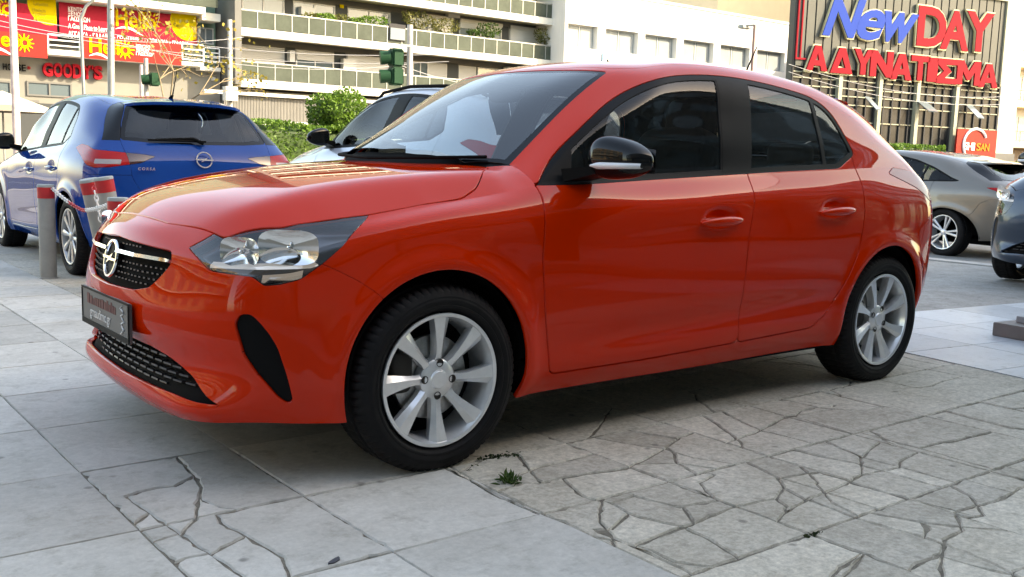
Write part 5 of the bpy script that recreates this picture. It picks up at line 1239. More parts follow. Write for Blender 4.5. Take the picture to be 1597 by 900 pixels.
swoosh(B1, -22, 25, 78, 1.31); swoosh(B2, 139, 178, 87, 1.31); swoosh(B4, 180, 225, 45, .25)
for i, (wd, x0, yt, x1, yb) in enumerate((('ΚΕΝΤΡΟ', 106, 10, 133, 17), ('ΞΕΝΩΝ', 106, 17.5, 130, 24), ('ΓΛΩΣΣΩΝ', 106, 24.5, 140, 32), ('A Great Place to Learn', 106, 36, 168, 44), ('ΑΓΓΛΙΚΑ • ΓΑΛΛΙΚΑ • ΓΕΡΜΑΝΙΚΑ • ΙΣΠΑΝΙΚΑ • ΙΤΑΛΙΚΑ', 106, 48, 294, 58))): fit_text(A, B4, 'lettering', wd, x0, yt, x1, yb, M['white_print'], .24, .02, .012, left=True)
for wd, x0, yt, x1, yb in (('ΚΕΝΤΡΟ', 212, 69, 234, 75), ('ΞΕΝΩΝ', 212, 75, 232, 80), ('ΓΛΩΣΣΩΝ', 212, 80.5, 240, 86)): fit_text(A, B2, 'lettering', wd, x0, yt, x1, yb, M['white_print'], 1.30, .02, .012, left=True)
def disc(par, cx, cy, rpx, d, m, cut=None, name='yellow_disc'):
    s_, z = A.at(cx, cy, d); k = abs(A.at(cx+10, cy, d)[0]-s_)/10; b = MB(); ps = []
    for i in range(41):
        a = 2*math.pi*i/40; x = s_+rpx*k*math.cos(a); zz = z+rpx*k*1.05*math.sin(a)
        if cut: x = min(x, cut[0]); zz = min(zz, cut[1])
        ps.append((x, -d, zz))
    b.add(ps[:-1], [tuple(range(40))]); return b.build(name, m, par)
cR = A.at(306.5, 40, .25)[0]; cR2 = A.at(88, 20, .25)[0]
disc(B4, 293, 34, 27, .235, M['yellow_print'], (cR, A.at(293, 18.5, .25)[1])); disc(B3, 76, 6, 33, .235, M['yellow_print'], (cR2, 99))
for wd, x0, yt, x1, yb in (('Προγράμματα', 269, 27, 302, 34), ('Υποδοχής', 270, 36, 302, 43), ('ΓΣΕΠ', 280, 44, 296, 50)): fit_text(A, B4, 'lettering', wd, x0, yt, x1, yb, M['olive_print'], .25, .012, .006, left=True)
for wd, x0, yt, x1, yb in (('Τμήματα', 51, 2, 75, 9), ('Παιδιών', 51, 12, 72, 18), ('Εφήβων', 52, 19, 72, 25), ('& Ενηλίκων', 52, 26, 85, 33)): fit_text(A, B3, 'lettering', wd, x0, yt, x1, yb, M['olive_print'], .25, .012, .006, left=True)
# open railing between the two lower banners and at the right end
def rails_(x0, x1, yt, yb, d, n=4):
    a, z1 = A.at(x0, yt, d); b, z0 = A.at(x0, yb, d)[0], A.at(x0, yb, d)[1]; b = A.at(x1, yt, d)[0]; bx = []
    for k in range(n): z = z0+(z1-z0)*k/(n-1); bx.append((a, b, d-.03, d+.03, z-.03, z+.03))
    m_ = max(2, int((b-a)/1.2)+1)
    for k in range(m_): s_ = a+(b-a)*k/(m_-1); bx.append((s_-.03, s_+.03, d-.029, d+.029, z0, z1-.032))
    A.part('railing', M['railing_white'], bx)
rails_(74.5, 124, 53, 78, 1.15); rails_(284, 317, 68, 92, 1.15); rails_(317.5, 342, 74, 96, .65)
A.part('railing_glass', M['railing_panel'], [(A.at(284, 80, 1.1)[0], A.at(316, 80, 1.1)[0], 1.08, 1.1, zs1+.1, zs1+.95)])
A.part('fascia', M['slab_white'], [(A.at(74.5, 85, 1.22)[0], A.at(124, 85, 1.22)[0], 1.205, 1.24, zs0, A.at(74.5, 76, 1.22)[1])])
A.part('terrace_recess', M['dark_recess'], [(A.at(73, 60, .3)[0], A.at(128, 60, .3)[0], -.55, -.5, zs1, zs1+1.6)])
window(A, A.rect(308, 42, 333, 70, -.55), -.58, .06, 1, M['pale_glass'])
# shop level
for i, (ch, x0, x1, yt, yb) in enumerate((('G', 65, 81, 98, 119.5), ('O', 81.5, 96, 98.5, 120.5), ('O', 96.5, 111, 99.5, 121.5), ('D', 111.5, 126, 100.5, 122.5), ('Y', 127, 141, 102, 123.5), ("'", 141, 144, 102.5, 109), ('S', 144.5, 158, 103, 124.5))):
    fit_text(A, A.root, 'letter', ch, x0, yt, x1, yb, M['goody_red'], .05, .25, .045)
for i, (ch, x0, x1) in enumerate((('B', -40, -33), ('U', -31, -24), ('R', -22, -15), ('G', -13, -6), ('E', -5, -1), ('R', -1, 4))): pass
for i, ch in enumerate('HOUSE'): fit_text(A, A.root, 'letter', ch, 4+i*7.4, 99+i*.5, 10.5+i*7.4, 109+i*.5, M['black'], .05, .06, .015)
fit_text(A, A.root, 'letter', '*', 42, 103, 48, 109, M['goody_red'], .05, .06, .01)
for x0, y0, x1, y1 in ((41, 126, 112, 153), (-60, 122, 18, 152)): window(A, A.rect(x0, y0, x1, y1), 0, .08, 1, M['window_glass'], M['grey_render'], deep=.08)
A.part('shop_door', M['dark_recess'], [(A.at(24, 170)[0], A.at(90, 170)[0], -.02, .03, 0, A.at(40, 160)[1])])
A.part('meter_box', M['window_white'], [A.rect(329, 120, 335, 126)[:2]+(0, .12)+A.rect(329, 120, 335, 126)[2:]])
A.part('shop_fascia', M['grey_render'], [(s_l, A.at(60, 158)[0], .0, .12, A.at(10, 158)[1], A.at(10, 154)[1])])

# ---- apartment block with glass-fronted balconies (centre)
Bf = Facade('apartment_building', 0, 50, 0, 'grey and cream apartment block with long planted balconies behind the silver car')
e0 = Bf.at(344, 60)[0]+.04; e1 = Bf.at(881, 60)[0]; wl = Bf.at(371, 60, 1.4)[0]; d_ = 1.4
Bf.part('wall', M['grey_render'], [(e0, e1, -14, 0, 0, 19)])
Bf.part('side_wall', M['grey_render'], [(e0, wl, .002, 1.9, Bf.at(371, 135, 1.4)[1]+.1, 19)])
pl0 = Bf.at(866, 60, 1.4)[0]; Bf.part('end_pillar', M['cream_plaster'], [(pl0, e1, .002, 1.9, 0, 19)])
slabs = [(Bf.at(373, 135.6, d_)[1], Bf.at(373, 123, d_)[1]), (Bf.at(373, 55.6, d_)[1], Bf.at(373, 43, d_)[1])]; st_h = slabs[1][0]-slabs[0][0]
slabs.append((slabs[1][0]+st_h, slabs[1][1]+st_h)); slabs.append((slabs[1][0]+2*st_h, slabs[1][1]+2*st_h))
for z0, z1 in slabs:
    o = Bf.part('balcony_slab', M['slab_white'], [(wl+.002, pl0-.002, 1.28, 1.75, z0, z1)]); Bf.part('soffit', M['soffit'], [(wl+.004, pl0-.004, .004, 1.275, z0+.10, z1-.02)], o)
    n = 22; w_ = (pl0-wl)/n
    for k in range(n):
        Bf.part('railing_panel', M['railing_panel'], [(wl+k*w_+.03, wl+(k+1)*w_-.03, 1.60, 1.63, z1+.05, z1+.88)], o)
    Bf.part('handrail', M['rail_dark2'] if 'rail_dark2' in M else M['pole_grey'], [(wl, pl0, 1.57, 1.66, z1+.90, z1+.97)]+[(wl+k*w_-.025, wl+k*w_+.025, 1.58, 1.65, z1-.02, z1+.9) for k in range(1, n)], o)
up = [(376.7, -6, 443, 26), (456.7, -1, 522, 33), (541.7, 8, 608, 40), (656.7, 19, 705, 50), (716, 26, 781.6, 58), (795, 30, 856.7, 66)]
zA, zB = slabs[1][1]+.25, slabs[2][0]-.30; zC, zD = slabs[0][1]+.25, slabs[1][0]-.30
for i, r_ in enumerate(up):
    a, b, _, _ = Bf.rect(*r_)
    if i in (3, 4, 5):
        w = window(Bf, (a, b, zA, zB), 0, .07, 1, M['pale_glass'] if i == 3 else M['blind']); Bf.part('shutter', M['shutter_white'], [(a+.04, b-.04, .065, .10, zB-(.35, .35, .9)[i-3], zB)], w); Bf.part('shutter_box', M['window_white'], [(a, b, .062, .16, zB, zB+.22)], w)
    else: window(Bf, (a, b, zA, zB), 0, .07, 1, M['pale_glass'])
lo = [(374, 69, 443, 109), (461, 80, 520, 113), (540, 85, 605, 117), (643, 97, 667, 124), (667.5, 98, 696, 128), (715, 103, 741, 132), (744, 108, 800, 138)]
for i, r_ in enumerate(lo):
    a, b, _, _ = Bf.rect(*r_)
    if i in (0, 4, 5):
        w = window(Bf, (a, b, zC, zD), 0, .06, 0, M['shutter_white']); n = 16
        Bf.part('shutter', M['shutter_white'], [(a+.05, b-.05, .03, .05, zC+.08+(zD-zC-.16)*k/n, zC+.06+(zD-zC-.16)*(k+1)/n) for k in range(n)], w)
    else:
        w = window(Bf, (a, b, zC, zD), 0, .07, 1, M['window_glass'])
        if i in (1, 2): Bf.part('shutter', M['shutter_white'], [(a+.04, b-.04, .065, .10, zD-(.55, .85)[i-1], zD)], w)
for x0, x1 in ((444, 455), (523, 541), (610, 640), (706, 715), (783, 793)): 
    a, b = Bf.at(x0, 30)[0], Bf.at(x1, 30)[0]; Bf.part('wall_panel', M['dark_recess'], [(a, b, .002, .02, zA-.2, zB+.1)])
for x0, x1 in ((445, 460), (521, 538), (697, 714)):
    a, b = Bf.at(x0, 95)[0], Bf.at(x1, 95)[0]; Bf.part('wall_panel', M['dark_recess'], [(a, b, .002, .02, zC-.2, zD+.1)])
a, b, z0, z1 = Bf.rect(452, 78, 460, 110, .4); ac = Bf.part('air_conditioner', M['window_white'], [(a, b, .02, .42, z0+.5, z0+1.1)])
Bf.part('wall_lamp', M['yellow_print'], [Bf.rect(529, 7, 535, 13)[:2]+(.02, .12)+Bf.rect(529, 7, 535, 13)[2:]])
# ribbed ground floor
zr1 = slabs[0][0]-.12; zr0 = Bf.at(430, 189, 1.2)[1]; xa, xb = Bf.at(350, 165, 1.2)[0], pl0-.05
Bf.part('ground_floor_wall', M['flute_grey'], [(e0+.1, xb, .004, 1.1, 0, zr1)]); n = 260
tag(Bf.part('rib', M['flute_grey'], [(xa+(xb-xa)*k/n, xa+(xb-xa)*(k+.6)/n, 1.102, 1.19, zr0, zr1-.35) for k in range(n)]), kind='stuff')
Bf.part('canopy_rail', M['slab_white'], [(xa-1.2, xb, 1.21, 1.5, zr1-.30, zr1-.12)]); Bf.part('plinth', M['slab_white'], [(e0+.1, xb, 1.102, 1.35, 0, zr0)])
a, b, z0, z1 = Bf.rect(608.5, 43, 631, 63.5, 1.7); sg = Bf.part('balcony_sign', M['blind'], [(a, b, 1.70, 1.76, z0, z1)]); Bf.part('sign_frame', M['dark_seam'], [(a-.06, b+.06, 1.66, 1.70, z0-.06, z1+.25)], sg)

# ---- white office block
Cf = Facade('office_building', 0, 47, 0, 'plain white office block with a row of blinds-filled windows behind the orange car roof')
c0, c1 = Cf.at(880.5, 60)[0], Cf.at(1240, 60)[0]; ztop = Cf.at(1000, 0)[1]
wins = [(885, 35.5, 932, 77.6), (944, 39.5, 995.5, 84), (1006, 47, 1056, 91), (1066.6, 54, 1114, 96), (1124.5, 59, 1170.5, 101), (1182, 66, 1226, 106.6)]
zw1 = Cf.at(885, 35.5)[1]; zw0 = Cf.at(932, 77.6)[1]
ws_ = [(Cf.at(w[0], 60)[0], Cf.at(w[2], 60)[0]) for w in wins]
bx = [(c0, c1, -.45, 0, 0, zw0), (c0, c1, -.45, 0, zw1, ztop), (c0, c1, -14, -.46, 0, ztop-.01)]
ed = [c0]+[v for w in ws_ for v in w]+[c1]
for k in range(0, len(ed), 2): bx.append((ed[k], ed[k+1], -.45, 0, zw0, zw1))
Cf.part('wall', M['white_plaster'], bx); Cf.part('coping', M['slab_white'], [(c0, c1+.1, -.5, .08, ztop, ztop+.18)])
for a, b in ws_:
    w = window(Cf, (a+.01, b-.01, zw0+.01, zw1-.01), -.40, .06, 1, M['blind'], deep=.05)
    n = 26; Cf.part('vertical_blind', M['shutter_white'], [(a+.12+(b-a-.24)*k/n, a+.12+(b-a-.24)*(k+.35)/n, -.386, -.38, zw0+.1, zw1-.1) for k in range(n) if abs(k-13) > 1], w)
a, b = Cf.at(940, 90, .1)[0], Cf.at(1051, 90, .1)[0]; zb_ = Cf.at(940, 101, .1)[1]; zt_ = Cf.at(940, 83, .1)[1]
bn = Cf.part('name_board', M['sign_blue'], [(a, b, .02, .10, zb_, zt_), (Cf.at(1120, 100, .1)[0], Cf.at(1172, 100, .1)[0], .02, .10, zb_-.1, zt_-.15)])
for ch, x0, x1 in (('Κ', 944, 953), ('Τ', 959, 969)): fit_text(Cf, bn, 'letter', ch, x0, 86+(x0-944)*.1, x1, 97+(x0-944)*.1, M['white_print'], .105, .03, .02)
Cp = Facade('peach_building', 0, 62, 0, 'plain peach coloured building rising behind the white office block'); a, b = Cp.at(1119, 10)[0], Cp.at(1250, 10)[0]
Cp.part('wall', M['peach_plaster'], [(a, b, -12, 0, 0, 24)]); Cp.part('coping', M['slab_white'], [(a-.1, b+.1, -12.1, .15, 24, 24.3)])
for k in range(3): window(Cp, (a+1.5+k*3.4, a+3.2+k*3.4, 18.2, 20), 0, .08, 1, M['window_glass'])

# ---- dark clad shop with the big letters
D = Facade('clad_store', 62, 36, -12, 'dark grey clad store at right with big blue and red letters')
s0 = D.at(1242, 60)[0]; s1 = D.at(1573, 6)[0]; zc0 = D.at(1556, 121)[1]; zc0b = D.at(1260, 112)[1]; zmid = .5*(zc0+zc0b); ztp = D.at(1573, 3)[1]; sr = D.at(1556, 200)[0]
D.part('wall', M['clad_grey'], [(s0, s1, -.8, -.3, 0, ztp-.05), (s0+15.5, s1, -16, -.81, 0, ztp-.1)])
n = 26; w_ = (s1-s0)/n
for k in range(n): D.part('cladding_panel', M['clad_grey'], [(s0+k*w_+.06, s0+(k+1)*w_-.06, -.25, 0, zmid, ztp)])
D.part('cladding_seam', M['dark_seam'], [(s0+k*w_-.05, s0+k*w_+.05, -.24, -.08, zmid, ztp) for k in range(n+1)])
D.part('cap_rail', M['mullion'], [(s0, s1, -.3, .15, ztp, ztp+.25), (s1-.25, s1, .0, .15, zmid-.3, ztp)])
zg0 = D.at(1480, 236)[1]; D.part('curtain_wall', M['curtain_glass'], [(s0, sr, -.28, -.22, zg0, zmid-.02)])
D.part('base_wall', M['grey_render'], [(s0, sr+2, -.28, .1, 0, zg0)])
mull = [D.at(x, 180)[0] for x in (1306, 1369, 1428, 1489)]
for m_ in mull: D.part('main_mullion', M['mullion'], [(m_-.16, m_+.16, -.2, .12, zg0, zmid-.03)])
n = 24; D.part('thin_mullion', M['dark_seam'], [(s0+(sr-s0)*k/n-.05, s0+(sr-s0)*k/n+.05, -.21, -.12, zg0, zmid-.03) for k in range(n+1)])
D.part('transom', M['mullion'], [(s0, sr, -.21, -.13, zg0+(zmid-zg0)*f-.035, zg0+(zmid-zg0)*f+.035) for f in (.33, .55, .66, .76, .86, .93)])
for x0, y0, x1, y1 in ((1355, 150, 1366, 171), (1437, 157, 1455, 174), (1514, 164, 1527, 184)):
    a, b, z0, z1 = D.rect(x0, y0, x1, y1, .5); V = [(a, -.12, z1), (b-.3, -.12, z1), (b, -.95, z0), (a+.3, -.95, z0)]; mb = MB().add(V, [(0, 1, 2, 3)]); mb.add([(p[0], p[1], p[2]-.06) for p in V], [(3, 2, 1, 0)]); mb.build('open_window', M['pale_glass'], D.root)
zL = zmid
for ch, x0, x1, yt, yb, m_ in (('N', 1284, 1345, -4, 58.6, 'letter_blue'), ('e', 1336, 1376, 14.7, 63.5, 'letter_blue'), ('w', 1378, 1428, 20, 68, 'letter_blue'), ('D', 1431, 1471, 11, 73.7, 'letter_red'), ('A', 1468, 1507, 17, 78.6, 'letter_red'), ('Y', 1506, 1544, 19, 81, 'letter_red'),
    ('Α', 1257, 1287, 71, 110.7, 'letter_red'), ('Δ', 1294, 1326, 75, 115, 'letter_red'), ('Υ', 1330, 1357, 77, 117, 'letter_red'), ('Ν', 1356, 1388, 79.5, 120.5, 'letter_red'), ('Α', 1388, 1418, 84, 125, 'letter_red'), ('Τ', 1419, 1445, 87, 126, 'letter_red'), ('Ι', 1445, 1457.5, 90, 128, 'letter_red'), ('Σ', 1459, 1488, 92, 131, 'letter_red'), ('Μ', 1491, 1524, 95, 133, 'letter_red'), ('Α', 1525, 1552, 100, 137, 'letter_red')):
    if ch in GLYPH: block_letter(D, D.root, ch, x0, yt, x1, yb, M[m_], .12); continue
    fit_text(D, D.root, 'letter', ch, x0, yt, x1, yb, M[m_], .12, .16, .034 if ch not in 'ew' else .026, .32 if ch in 'New' else .0, M['letter_edge'], .012)
# neon outline at the left edge
a, z1 = D.at(1247, 0); _, z0 = D.at(1247, 90); D.part('neon_frame', M['letter_red'], [(a-.1, a, .02, .1, z0, z1+2), (a+.25, a+.35, .02, .1, z0, z1+2), (a-.1, a+.8, .021, .099, z0-.12, z0)])
a, b, z0, z1 = D.rect(1492, 201, 1550, 247, .6); sg = D.part('shop_sign', M['sign_red'], [(a, b, .55, .70, z0, z1)])
for i, ch in enumerate('SHISAN'): fit_text(D, sg, 'letter', ch, 1503+i*6.6, 222+i*.4, 1509+i*6.6 if ch != 'I' else 1506+i*6.6, 234+i*.4, M['white_print'] if i < 3 else M['sign_amber'], .71, .03, .02)
s_, z_ = D.at(1520, 226, .7); k_ = abs(D.at(1530, 226, .7)[0]-s_)/10; rg_ = MB(); rg_.tube([(s_+19*k_*.95*math.cos(t), -.72, z_+19*k_*.9*math.sin(t)) for t in np.linspace(.5, 4.2, 22)], .10, 6); rg_.build('sign_ring', M['white_print'], sg)
# white edge tower and flats at the far right
Ef = Facade('corner_flats', 85, 40, -12, 'cream block of flats with balconies at the right edge'); a0 = Ef.at(1551, 150)[0]; a1 = a0+24
Ef.part('wall', M['cream_plaster'], [(a0, a0+2.2, -12, .6, 0, 30), (a0+2.2, a1, -12, -.8, 0, 30)])
for yy in (97, 159, 222):
    z_ = Ef.at(1590, yy)[1]; o = Ef.part('balcony_slab', M['peach_plaster'], [(a0+2.2, a1, -.79, .6, z_-.5, z_)])
    Ef.part('railing', M['rail_dark'], [(a0+2.25, a1, .50, .54, z_+.9, z_+.96), (a0+2.25, a1, .50, .54, z_+.1, z_+.14)]+[(a0+2.25+k*.8, a0+2.29+k*.8, .505, .535, z_+.001, z_+.9) for k in range(26)], o)
    window(Ef, (a0+3.2, a0+5.6, z_+.1, z_+2.3), -.8, .09, 1, M['pale_glass']); window(Ef, (a0+6.6, a0+9, z_+.1, z_+2.3), -.8, .09, 1, M['pale_glass'])
Ef.part('ground_floor', mat('brown_brick', (.20, .15, .11), .9, var=.2, vscale=6), [(a0+2.2, a1, -.79, -.5, 0, Ef.at(1590, 230)[1])])

# ---- the long building behind the camera that shades the forecourt
S = Facade('dealership_building', 0, -9.5, 180, 'tall pale office block behind the camera, shading the forecourt'); 
S.part('wall', mat('brown_cladding', (.13, .12, .11), .8, var=.1, vscale=.5), [(-75, 45, -14, 0, 4.2, 13.6)]); S.part('ground_floor_glazing', M['window_glass'], [(-75, 45, -14, -.6, 0, 4.19)]); S.part('coping', M['slab_white'], [(-75.2, 45.2, -14.2, .2, 13.6, 13.9)])
for fz in range(3): S.part('window_band', M['window_glass'], [(-75+k*3.0+.3, -75+k*3.0+2.4, -.05, .03, 5.3+fz*2.9, 6.9+fz*2.9) for k in range(40)])
for k in range(20): S.part('column', M['grey_render'], [(-75+k*6-.2, -75+k*6+.2, -.5, -.1, 0, 4.2)])

# air conditioners and boxes on the balconies
for i, (x_, y_) in enumerate(((536, 107), (612, 120), (700, 26), (790, 118), (470, 26), (640, 42))):
    a, z_ = Bf.at(x_, y_, .4); Bf.part('air_conditioner', M['window_white'], [(a, a+.85, .02, .40, z_, z_+.58)])
# unseen tan block added at left to darken and warm the car reflections
W_ = Facade('added_reflection_block', -24, -2, 90, 'tan block added left of the forecourt, outside the picture, to shape the reflections'); W_.part('wall', mat('tan_plaster', (.34, .25, .16), .9, var=.15, vscale=.3), [(0, 44, -12, 0, 0, 14)])
for fz in range(4): W_.part('window_band', M['window_glass'], [(1+k*3.4, 3+k*3.4, -.05, .03, 1.4+fz*3.3, 3.2+fz*3.3) for k in range(13)])
for fz in range(3): W_.part('balcony_slab', M['slab_white'], [(2, 42, .002, 1.3, 4.1+fz*3.3, 4.3+fz*3.3)])

# ------------------------------------------------------------------ showroom glass at the right
bO = tO; st = empty('showroom_glass_wall', (5.18, -.52, 0), TA); tag(st, 'showroom glass wall on a low brown stone base at the right edge', 'glass wall')
M['brown_stone'] = mat('brown_stone', (.17, .145, .125), .55, var=.15, vscale=6, coat=.2); M['wall_glass'] = glass('showroom_glass', (.86, .93, .93), 1.5)
MB().box(0, .62, -5.5, 0, .004, .088).build('stone_base', M['brown_stone'], st, bevel=.004)
MB().box(.14, .46, -5.5, -.06, .0885, .128).build('base_step', mat('grey_stone', (.30, .31, .31), .5, var=.1, vscale=5), st, bevel=.003)
for k in range(2): MB().box(.295, .305, -.10-2.5*(k+1)+.01, -.10-2.5*k, .1285, 3.1).build('glass_pane', M['wall_glass'], st)
MB().box(.292, .308, -.0995, -.085, .1285, 3.1).build('edge_profile', mat('dark_blue_profile', (.02, .03, .10), .3, coat=.5), st)

# ------------------------------------------------------------------ bollards and chain
M['bollard_grey'] = mat('bollard_grey_paint', (.30, .30, .275), .55, var=.12, vscale=7, bump=.05, bscale=80); M['red_band'] = mat('red_band', (.55, .025, .03), .5, var=.1, vscale=12); M['cap_grey'] = mat('cap_grey', (.36, .40, .39), .6, var=.1, vscale=10)
M['chain_white'] = mat('white_plastic_chain', (.74, .73, .70), .5); M['chain_red'] = mat('red_plastic_chain', (.56, .03, .04), .5)
def bollard(base, top, r_, label, worn=False):
    base = np.array(base, float); top = np.array(top, float); ax = top-base; L = np.linalg.norm(ax)
    o = empty('bollard', base); o.rotation_mode = 'QUATERNION'; o.rotation_quaternion = Vector(ax).to_track_quat('Z', 'Y'); tag(o, label, 'bollard', 'bollards by the blue car')
    MB().lathe([(r_*1.12, -.05), (r_*1.12, .006), (r_, .010), (r_, L-.105), (r_*.99, L-.104)], 36).build('post', M['bollard_grey'], o, True)
    MB().lathe([(r_*.99, L-.104), (r_*1.015, L-.103), (r_*1.015, L-.022), (r_*.99, L-.021)], 36).build('red_band', M['red_band'], o, True)
    MB().lathe([(r_*.99, L-.021), (r_*1.02, L-.020), (r_*1.02, L-.006), (r_*.96, L), (.0005, L+.001)], 36).build('cap', M['cap_grey'], o, True, angle=50)
    return top
b1 = onz(76, 433.5); b1t = b1+np.array([0, 0, .0]); dp = (b1-CAM)@CF; b1t = ondepth(75.5, 287, dp); b1t = np.array([b1[0], b1[1], b1t[2]])
bollard(b1, b1t, .060, 'straight grey bollard with red band standing free beside the blue car wheel')
t2 = ondepth(138, 279, 6.9); t3 = ondepth(161, 276, 6.75)
bollard((t2[0]+.16, t2[1]+.02, 0), t2, .062, 'leaning grey bollard, left one of the touching pair'); bollard((t3[0]+.13, t3[1]-.02, 0), t3, .062, 'leaning grey bollard with peeling red band, right one of the touching pair')
t4 = ondepth(184, 308, 5.9); bollard((t4[0], t4[1], 0), t4, .060, 'low bollard top with red band peeping over the orange bonnet')
def link_mesh():
    b = MB(); pts = []
    for k in range(17):
        a = 2*math.pi*k/16; pts.append((.0135*math.cos(a)*.78, 0, .026*math.copysign(abs(math.sin(a))**.8, math.sin(a))))
    b.tube(pts, .0046, 6, False); return b.mesh('chain_link', True, angle=80)
LK = link_mesh()
def chain(pts, colours, label):
    P = [np.array(p, float) for p in pts]; seg = [np.linalg.norm(b-a) for a, b in zip(P[:-1], P[1:])]; tot = sum(seg); n = int(tot/.036)
    root = empty('plastic_chain', P[0]); tag(root, label, 'chain'); 
    for k in range(n):
        d = (k+.5)/n*tot; i = 0
        while i < len(seg)-1 and d > seg[i]: d -= seg[i]; i += 1
        t = P[i+1]-P[i]; pos = P[i]+t*min(1, d/seg[i]); q = Vector(t).to_track_quat('Z', 'Y') @ Matrix.Rotation((math.pi/2)*(k % 2)+.4, 4, 'Z').to_quaternion()
        o = obj('chain_link', LK, M['chain_white'], root, Vector(pos-P[0])); o.rotation_mode = 'QUATERNION'; o.rotation_quaternion = q
        if colours((k+.5)/n): o.material_slots[0].link = 'OBJECT'; o.material_slots[0].material = M['chain_red']
def sag(a, b, s, n=14): return [np.array(a)+(np.array(b)-np.array(a))*k/n-np.array([0, 0, s*4*(k/n)*(1-k/n)]) for k in range(n+1)]
ca = ondepth(81, 293, dp-.1); cm = ondepth(129, 328, 6.75); cb = ondepth(172, 318, 6.0)
chain(sag(ca, cm, .015)+sag(cm, cb, .01)[1:], lambda u: .30 < u < .56, 'red and white plastic chain slung between the bollards')
c0_ = ondepth(146, 292, 6.65); c1_ = ondepth(151, 312, 6.6); c2_ = ondepth(157, 345, 6.55); chain([c0_, c1_, c2_], lambda u: u < .12, 'short white chain end hanging down the leaning bollards')

# ------------------------------------------------------------------ cars
def front_plate(car, fb):
    pl = empty('number_plate', (.017, 0, .455), 0, car)
    b = MB(); b.box(-.006, .006, -.268, .268, -.066, .066); b.build('plate_holder', M['plate_grey'], pl, bevel=.003)
    MB().box(-.0085, -.006, -.268, .268, -.066, -.048).build('holder_lip', M['satin_black'], pl)
    MB().box(-.0085, -.0060, -.268, .268, .060, .066).build('holder_edge', M['satin_black'], pl); MB().box(-.0085, -.006, -.268, -.262, -.047, .059).build('holder_edge', M['satin_black'], pl); MB().box(-.0085, -.006, .262, .268, -.047, .059).build('holder_edge', M['satin_black'], pl)
    def tx(s, y, z, size, m, sp=1.0, off=.0):
        me = text_mesh(s, size, .001, off, 0, align='CENTER', spacing=sp); o = obj('plate_lettering', me, m, pl, (-.0075, y, z), (math.pi/2, 0, -math.pi/2))
    tx('gmaudimo.gr', .045, -.030, .050, M['white_print'], .92)
    rb = MB(); rq = np.random.RandomState(8); yy = .20
    while yy > -.12: wd_ = rq.uniform(.012, .03); rb.box(-.0072, -.0061, yy-wd_, yy, .012, .012+rq.uniform(.022, .036)); yy -= wd_+.006
    rb.build('plate_lettering', M['plate_red'], pl)
    b = MB(); rr = np.random.RandomState(5); pts = [(-.0075, -.205+.022*math.sin(k*1.9)*(.5+.5*rr.uniform()), .052-.0085*k) for k in range(12)]; b.tube(pts, .0028, 5); b.build('plate_scribble', M['white_print'], pl)
    pass
M['plate_grey'] = mat('plate_grey', (.085, .085, .085), .45, coat=.2); M['plate_red'] = mat('plate_red', (.14, .03, .03), .6)
orange = make_car('hatchback_car', 'co', (0, 0, 0), 0, M['orange'], fold=True, spins=(R(4), .3, R(26), .9), plate=front_plate)
tag(orange, 'orange-red five-door hatchback parked on the cracked paving in the foreground', 'car')
blue = make_car('hatchback_car', 'co', (1.955, 8.14, 0), R(-90), M['blue'], style='cover10', spins=(.2, .3, .1, .5), full=False)
tag(blue, 'blue hatchback with its rear towards us beside the bollards', 'car')
for n_, y_, s_ in (('CORSA', -.36, .045),):
    me = text_mesh(n_, .030, .004, .001, .15, align='CENTER', spacing=1.5); obj('model_lettering', me, M['hubcap'], blue, (3.983, -.455, .84), (R(90), 0, R(90)))
def warp_suv(V): V = V.copy(); V[:, 0] *= 1.12; V[:, 1] *= 1.07; V[:, 2] = V[:, 2]*1.125; return V
suv_t = ondepth(480, 206, 9.6)
suv = make_car('suv_car', 'sv', (suv_t[0]+1.12, suv_t[1]+1.62, 0), R(-90), M['silver'], q=.55, aerial=False, warp=warp_suv, style='alloy5', emblem=False, full=False, axles=(.913, 3.76), track=.925, wscale=1.12, zwheel=.334, rails=True)
tag(suv, 'silver sport utility car with black roof rails behind the orange windscreen', 'car')
XA, XB = [0, .815, 3.358, 4.03, 4.5], [0, .93, 3.66, 4.69, 5.2]
def warp_cla(V):
    V = V.copy(); x, w, z = V[:, 0].copy(), V[:, 1], V[:, 2].copy(); V[:, 0] = np.interp(x, XA, XB); V[:, 1] = w*1.035
    g_ = np.interp(x, [0, 2.3, 3.0, 3.4, 3.7, 4.1], [1, .98, .90, .82, .78, .78]); V[:, 2] = np.where(z > 1.0, 1.0+(z-1.0)*g_, z); V[:, 2] *= .985
    V[:, 0] -= np.where(z > 1.0, np.interp(x, [3.2, 3.7], [0, .30])*(z-1.0), 0); return V
CLA = dict(dlo=round_poly([(1.245, .9265), (1.351, 1.016), (1.480, 1.110), (1.668, 1.229), (1.852, 1.311), (2.143, 1.377), (2.45, 1.38), (2.75, 1.33), (3.05, 1.235), (3.30, 1.125), (3.46, 1.035), (3.40, 1.020), (2.508, .99), (1.449, .932)], .03, 4),
           tail=round_poly([(2.92, .955), (3.15, .96), (3.58, .935), (3.60, .905), (3.40, .865), (3.20, .868), (3.05, .905)], .015, 3))
gm = onz(1451, 360.5, .115); cla = make_car('estate_car', 'cl', (gm[0]-3.66*math.cos(R(-99))+.90*-math.sin(R(-99)), gm[1]-3.66*math.sin(R(-99))+.90*math.cos(R(-99)), -.22), R(-99), M['taupe'], q=.6, aerial=False, warp=warp_cla, outl=CLA, style='alloy5', emblem=False, full=False, axles=(.93, 3.66), track=.885, wscale=1.06, zwheel=.316, side_m=M['glass_side'])
cla.scale = (1.06, 1.04, 1.07)
tag(cla, 'grey-beige estate car with a sloping roof, seen from behind at right', 'car')
